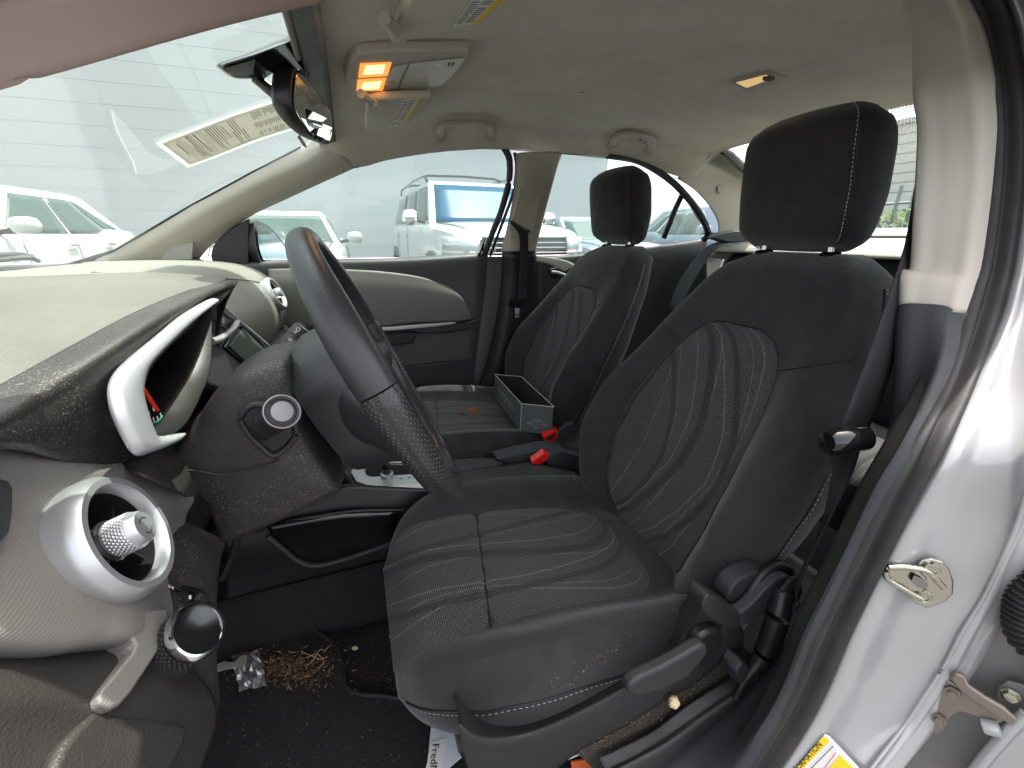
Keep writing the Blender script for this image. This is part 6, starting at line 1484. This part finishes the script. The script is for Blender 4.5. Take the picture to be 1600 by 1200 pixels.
tube('box_line', [A.lerp(D, .28) + dn * .56 + nl * .0008, A.lerp(D, .70) + dn * .56 + nl * .0008], .0005, MT['boxedge'], bx, n=4)
ne = -i2.normalized(); ce = D.lerp(C2, .52) + dn * .62 + ne * .0008; e1 = ex.normalized(); e2 = Vector((0, 0, 1))
def em(pts, cl=False): tube('emblem', [ce + e1 * x + e2 * y for x, y in pts], .0006, MT['boxedge'], bx, n=4, closed=cl)
em([(-.013, .008), (.013, .008), (.015, -.004), (.008, -.015), (-.008, -.015), (-.015, -.004)], True); em([(-.011, .016), (.011, .016), (.014, .010), (-.014, .010)], True)
for sg in (-1, 1):
    for k in range(5): em([(sg * (.018 + k * .0035), -.002 - (.007 - k * .001)), (sg * (.018 + k * .0035), -.002 + (.007 - k * .001))])
em([(-.005, -.008), (0, .003), (.005, -.008)])
oc_ = slab('paper_clip_card', at3([(731, 637, .33), (748, 641, .33), (734, 655, .33), (718, 647, .33), (720, 645.5, .33), (733, 651, .33), (743, 642.5, .33), (730, 639.5, .33)]), (0, 0, .002), MT['orange'], None, bevel=0)
tag(oc_, 'small orange and white bracket shaped card on the passenger cushion', 'card')
def pxat(tab, y):
    t_ = sorted((b, a) for a, b in tab); return lerp(t_, y)
def jam(x, y, out=0):
    xl, xr = pxat(s2, y), pxat(j3, y); A_ = tum(xl, y, -.018); D_ = tum(xr, y, -.085); A2 = tum(pxat(s2, y + 40), y + 40, -.018)
    n_ = (D_ - A_).cross(A2 - A_); p = at(x, y, pl=(A_, n_)); return p + (CAM - p).normalized() * out
# ================================================================= striker, hinge, boot and labels on the jamb
def jm(x, y, k=0): return tum(x, y, -.045 + k)
stk = thing('door_striker', 'yellow zinc door striker loop bolted to the painted jamb', 'striker', jm(1440, 910))
SP_ = dict(pl=((.60, -.8, .67), (-.88, -.45, .1)))
def js(pts, k=0): return [jam(x, y, k + .004) for x, y in pts]
slab('plate', js([(1432, 884), (1440, 876), (1455, 873), (1472, 878), (1483, 890), (1490, 910), (1489, 928), (1478, 940), (1465, 946), (1448, 951), (1432, 944), (1422, 930), (1424, 910)], .004), (.004, .002, 0), MT['zinc'], stk, bevel=.0015, seg=3)
tube('loop', js([(1474, 918), (1450, 893), (1415, 886), (1388, 886)], .010), .0036, MT['zinc'], stk, n=10, res=16)
slab('tongue', js([(1383, 888), (1390, 884), (1418, 884), (1432, 890), (1448, 905), (1442, 926), (1425, 924), (1398, 912), (1384, 905)], .009), (.003, .001, 0), MT['zinc'], stk, bevel=.001, seg=2)
tube('loop', js([(1383, 892), (1388, 905), (1415, 922), (1440, 936)], .014), .0034, MT['zinc'], stk, n=10, res=16)
for x, y, r_ in ((1457, 891, .0072), (1444, 932, .0072)):
    p = js([(x, y)], .008)[0]; lathe('bolt', [(.001, .001), (r_ * .5, .001), (r_ * .55, .003), (r_, .0035), (r_ * 1.05, 0)], p, (-.88, -.45, .1), MT['zinc'], stk, n=24)
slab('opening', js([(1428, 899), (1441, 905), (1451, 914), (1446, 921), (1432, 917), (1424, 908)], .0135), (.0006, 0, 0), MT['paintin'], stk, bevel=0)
# body label
PLb = dict(pl=((.50, -.80, .40), (-.55, -.35, .8)))
lab = thing('tyre_label', 'yellow and white loading information label low on the door jamb', 'label', jm(1290, 1180, 0))
def jl(pts, k=0): return [jam(x, y, .006 + k) for x, y in pts]
slab('sheet', jl([(1288, 1148), (1296, 1152), (1345, 1205), (1380, 1260), (1290, 1290), (1215, 1240), (1243, 1203)], .002), (.002, .001, 0), MT['wgrey'], lab, bevel=0)
slab('yellow_band', jl([(1286, 1151), (1296, 1158), (1250, 1206), (1225, 1235), (1216, 1232), (1243, 1202)], .0035), (.001, 0, 0), MT['yellow'], lab, bevel=0)
slab('yellow_box', jl([(1312, 1180), (1336, 1204), (1365, 1240), (1310, 1250), (1292, 1205)], .0035), (.001, 0, 0), MT['yellow'], lab, bevel=0)
a_, b_ = jl([(1247, 1206)], .0045)[0], jl([(1290, 1160)], .0045)[0]
upv = jl([(1240, 1200)], .0045)[0] - a_
ln_ = (b_ - a_).length
text('label_text', 'LOADING INFORMATION', a_ - (b_ - a_) * .95, b_ - a_, upv, ln_ * .16, MT['ink'], lab)
for (p, q) in (((1302, 1166), (1262, 1206)), ((1306, 1176), (1286, 1204))):
    tube('rule', jl([p, q], .0045), .0004, MT['redline'] if p[0] > 1303 else MT['ink'], lab, n=4)
bead = [jam(x - 12, y, .004) for x, y in [(1652, 640), (1628, 716), (1606, 803), (1574, 880), (1548, 935), (1514, 990), (1488, 1040), (1458, 1085), (1424, 1135), (1376, 1197), (1320, 1270)]]
tube('seam_sealer', bead, .0022, MT['paint'], car, n=8, res=60)
# gap and rear door front edge behind the jamb
gpl = lambda k=0: ((.66 + k, -.86, .6), (-.9, -.35, .1))
def gj(pts, k=0): return ats(pts, pl=gpl(k))
rdg = thing('rear_door_edge', 'grey front edge of the rear door in the gap behind the door jamb', 'door', (.66, -.86, .6))
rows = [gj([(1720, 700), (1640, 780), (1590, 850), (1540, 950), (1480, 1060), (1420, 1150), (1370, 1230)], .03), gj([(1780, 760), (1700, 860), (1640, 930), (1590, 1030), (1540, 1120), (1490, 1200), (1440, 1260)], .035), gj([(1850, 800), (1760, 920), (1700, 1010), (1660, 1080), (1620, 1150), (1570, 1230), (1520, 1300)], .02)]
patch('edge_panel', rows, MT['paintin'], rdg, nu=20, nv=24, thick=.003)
rows = [gj([(1712, 690), (1632, 775), (1582, 850), (1530, 960), (1470, 1066), (1410, 1150), (1340, 1230)], .012), gj([(1730, 720), (1650, 800), (1600, 870), (1552, 975), (1498, 1075), (1440, 1160), (1375, 1240)], .03)]
patch('dark_gap_strip', rows, MT['black'], rdg, nu=24, nv=6, thick=.003)  # black strip drawn for the dark gap beside the jamb
tube('skin_edge', gj([(1700, 1040), (1640, 1090), (1600, 1118), (1568, 1150), (1530, 1195), (1500, 1235)], -.0), .006, MT['paint'], rdg, n=10, res=30)
rows = [gj([(1760, 1010), (1660, 1085), (1610, 1125), (1575, 1158), (1540, 1200), (1510, 1240)], -.001), gj([(1900, 1010), (1800, 1120), (1740, 1190), (1700, 1220), (1660, 1260), (1620, 1300)], .0)]
patch('outer_skin', rows, MT['paint'], rdg, nu=8, nv=20, thick=.002)
hg = bpy.data.objects.new('hinge', None); col.objects.link(hg); hg.location = gj([(1480, 1090)])[0]; hg.parent = car; hg.matrix_parent_inverse = Matrix.Translation(car.location).inverted(); hg['label'] = 'brown tinted rear door hinge with two hex bolts'
slab('leaf', gj([(1452, 1138), (1445, 1128), (1448, 1112), (1462, 1092), (1472, 1072), (1478, 1062), (1496, 1072), (1510, 1080), (1540, 1100), (1575, 1125), (1560, 1132), (1525, 1120), (1500, 1112), (1484, 1122), (1474, 1142), (1462, 1150)], -.004), (.004, .002, 0), MT['brownmetal'], hg, bevel=.0015, seg=3)
slab('arm', gj([(1484, 1058), (1492, 1052), (1508, 1058), (1514, 1072), (1540, 1090), (1570, 1108), (1590, 1125), (1580, 1134), (1556, 1120), (1524, 1098), (1502, 1082), (1490, 1068)], -.010), (.006, .003, 0), MT['brownmetal'], hg, bevel=.002, seg=3)
for x, y in ((1489, 1083), (1467, 1125)):
    p = gj([(x, y)], -.007)[0]; lathe('bolt', [(.001, .006), (.0045, .006), (.005, .005), (.005, .001), (.0078, .0008), (.008, -.001)], p, (-.9, -.35, .1), MT['brownmetal'], hg, n=6)
p0, p1 = gj([(1536, 1134)], -.008)[0], gj([(1562, 1140)], -.008)[0]
lathe('hinge_pin', [(.001, 0), (.008, 0), (.0085, .002), (.0085, (p1 - p0).length), (.001, (p1 - p0).length + .001)], p0, p1 - p0, MT['silver2'], hg, n=20)
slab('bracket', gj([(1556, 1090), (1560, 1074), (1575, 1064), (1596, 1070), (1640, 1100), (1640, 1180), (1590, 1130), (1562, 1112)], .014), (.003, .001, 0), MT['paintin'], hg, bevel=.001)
p = gj([(1579, 1087)], .010)[0]; lathe('bolt', [(.001, .005), (.006, .005), (.006, .0), (.009, 0)], p, (-.9, -.35, .1), MT['zinc'], hg, n=6)
# ribbed rubber wiring boot
bt = [at(1650, 890, pl=gpl(-.0)), at(1612, 925, pl=gpl(0)), at(1600, 960, pl=gpl(0)), at(1606, 1000, pl=gpl(0)), at(1660, 1040, pl=gpl(0))]
tag(tube('wiring_boot', bt, lambda k: .0155 + .0022 * math.sin(k * 2 * math.pi * 19), MT['rubber'], None, n=28, res=240), 'ribbed rubber wiring boot between jamb and rear door', 'rubber boot')
# door mirror outside the passenger window
dm = thing('door_mirror', 'passenger door mirror outside the window, left of the steering wheel', 'mirror', (-.3, .85, 1.0))
mg = [(402, 353), (412, 354), (424, 362), (436, 375), (446, 390), (449, 402), (444, 409), (430, 411), (415, 410), (408, 400), (403, 380)]
mpl = ((-.22, .86, 1.0), (1, -.35, 0)); g3 = ats(mg, pl=mpl); c = sum(g3, Vector()) / len(g3); g3 = cr(g3, 40, True)
bk = Vector((-.05, .02, 0))
loft('housing', [[c + (p - c) * .3 + bk * 1.6 for p in g3], [c + (p - c) * .9 + bk * 1.2 for p in g3], [c + (p - c) * 1.2 + bk * .5 for p in g3], [c + (p - c) * 1.2 for p in g3], [c + (p - c) * 1.04 + bk * .05 for p in g3]], MT['black'], dm)
obj('glass', [p + Vector((.001, 0, 0)) for p in g3], [tuple(range(40))], MT['mirror'], dm, smooth=False, solid=.001)
slab('foot', ats([(389, 345), (402, 350), (412, 412), (389, 413)], Y=.76), (0, .03, 0), MT['black'], dm, bevel=.004)

#PART5
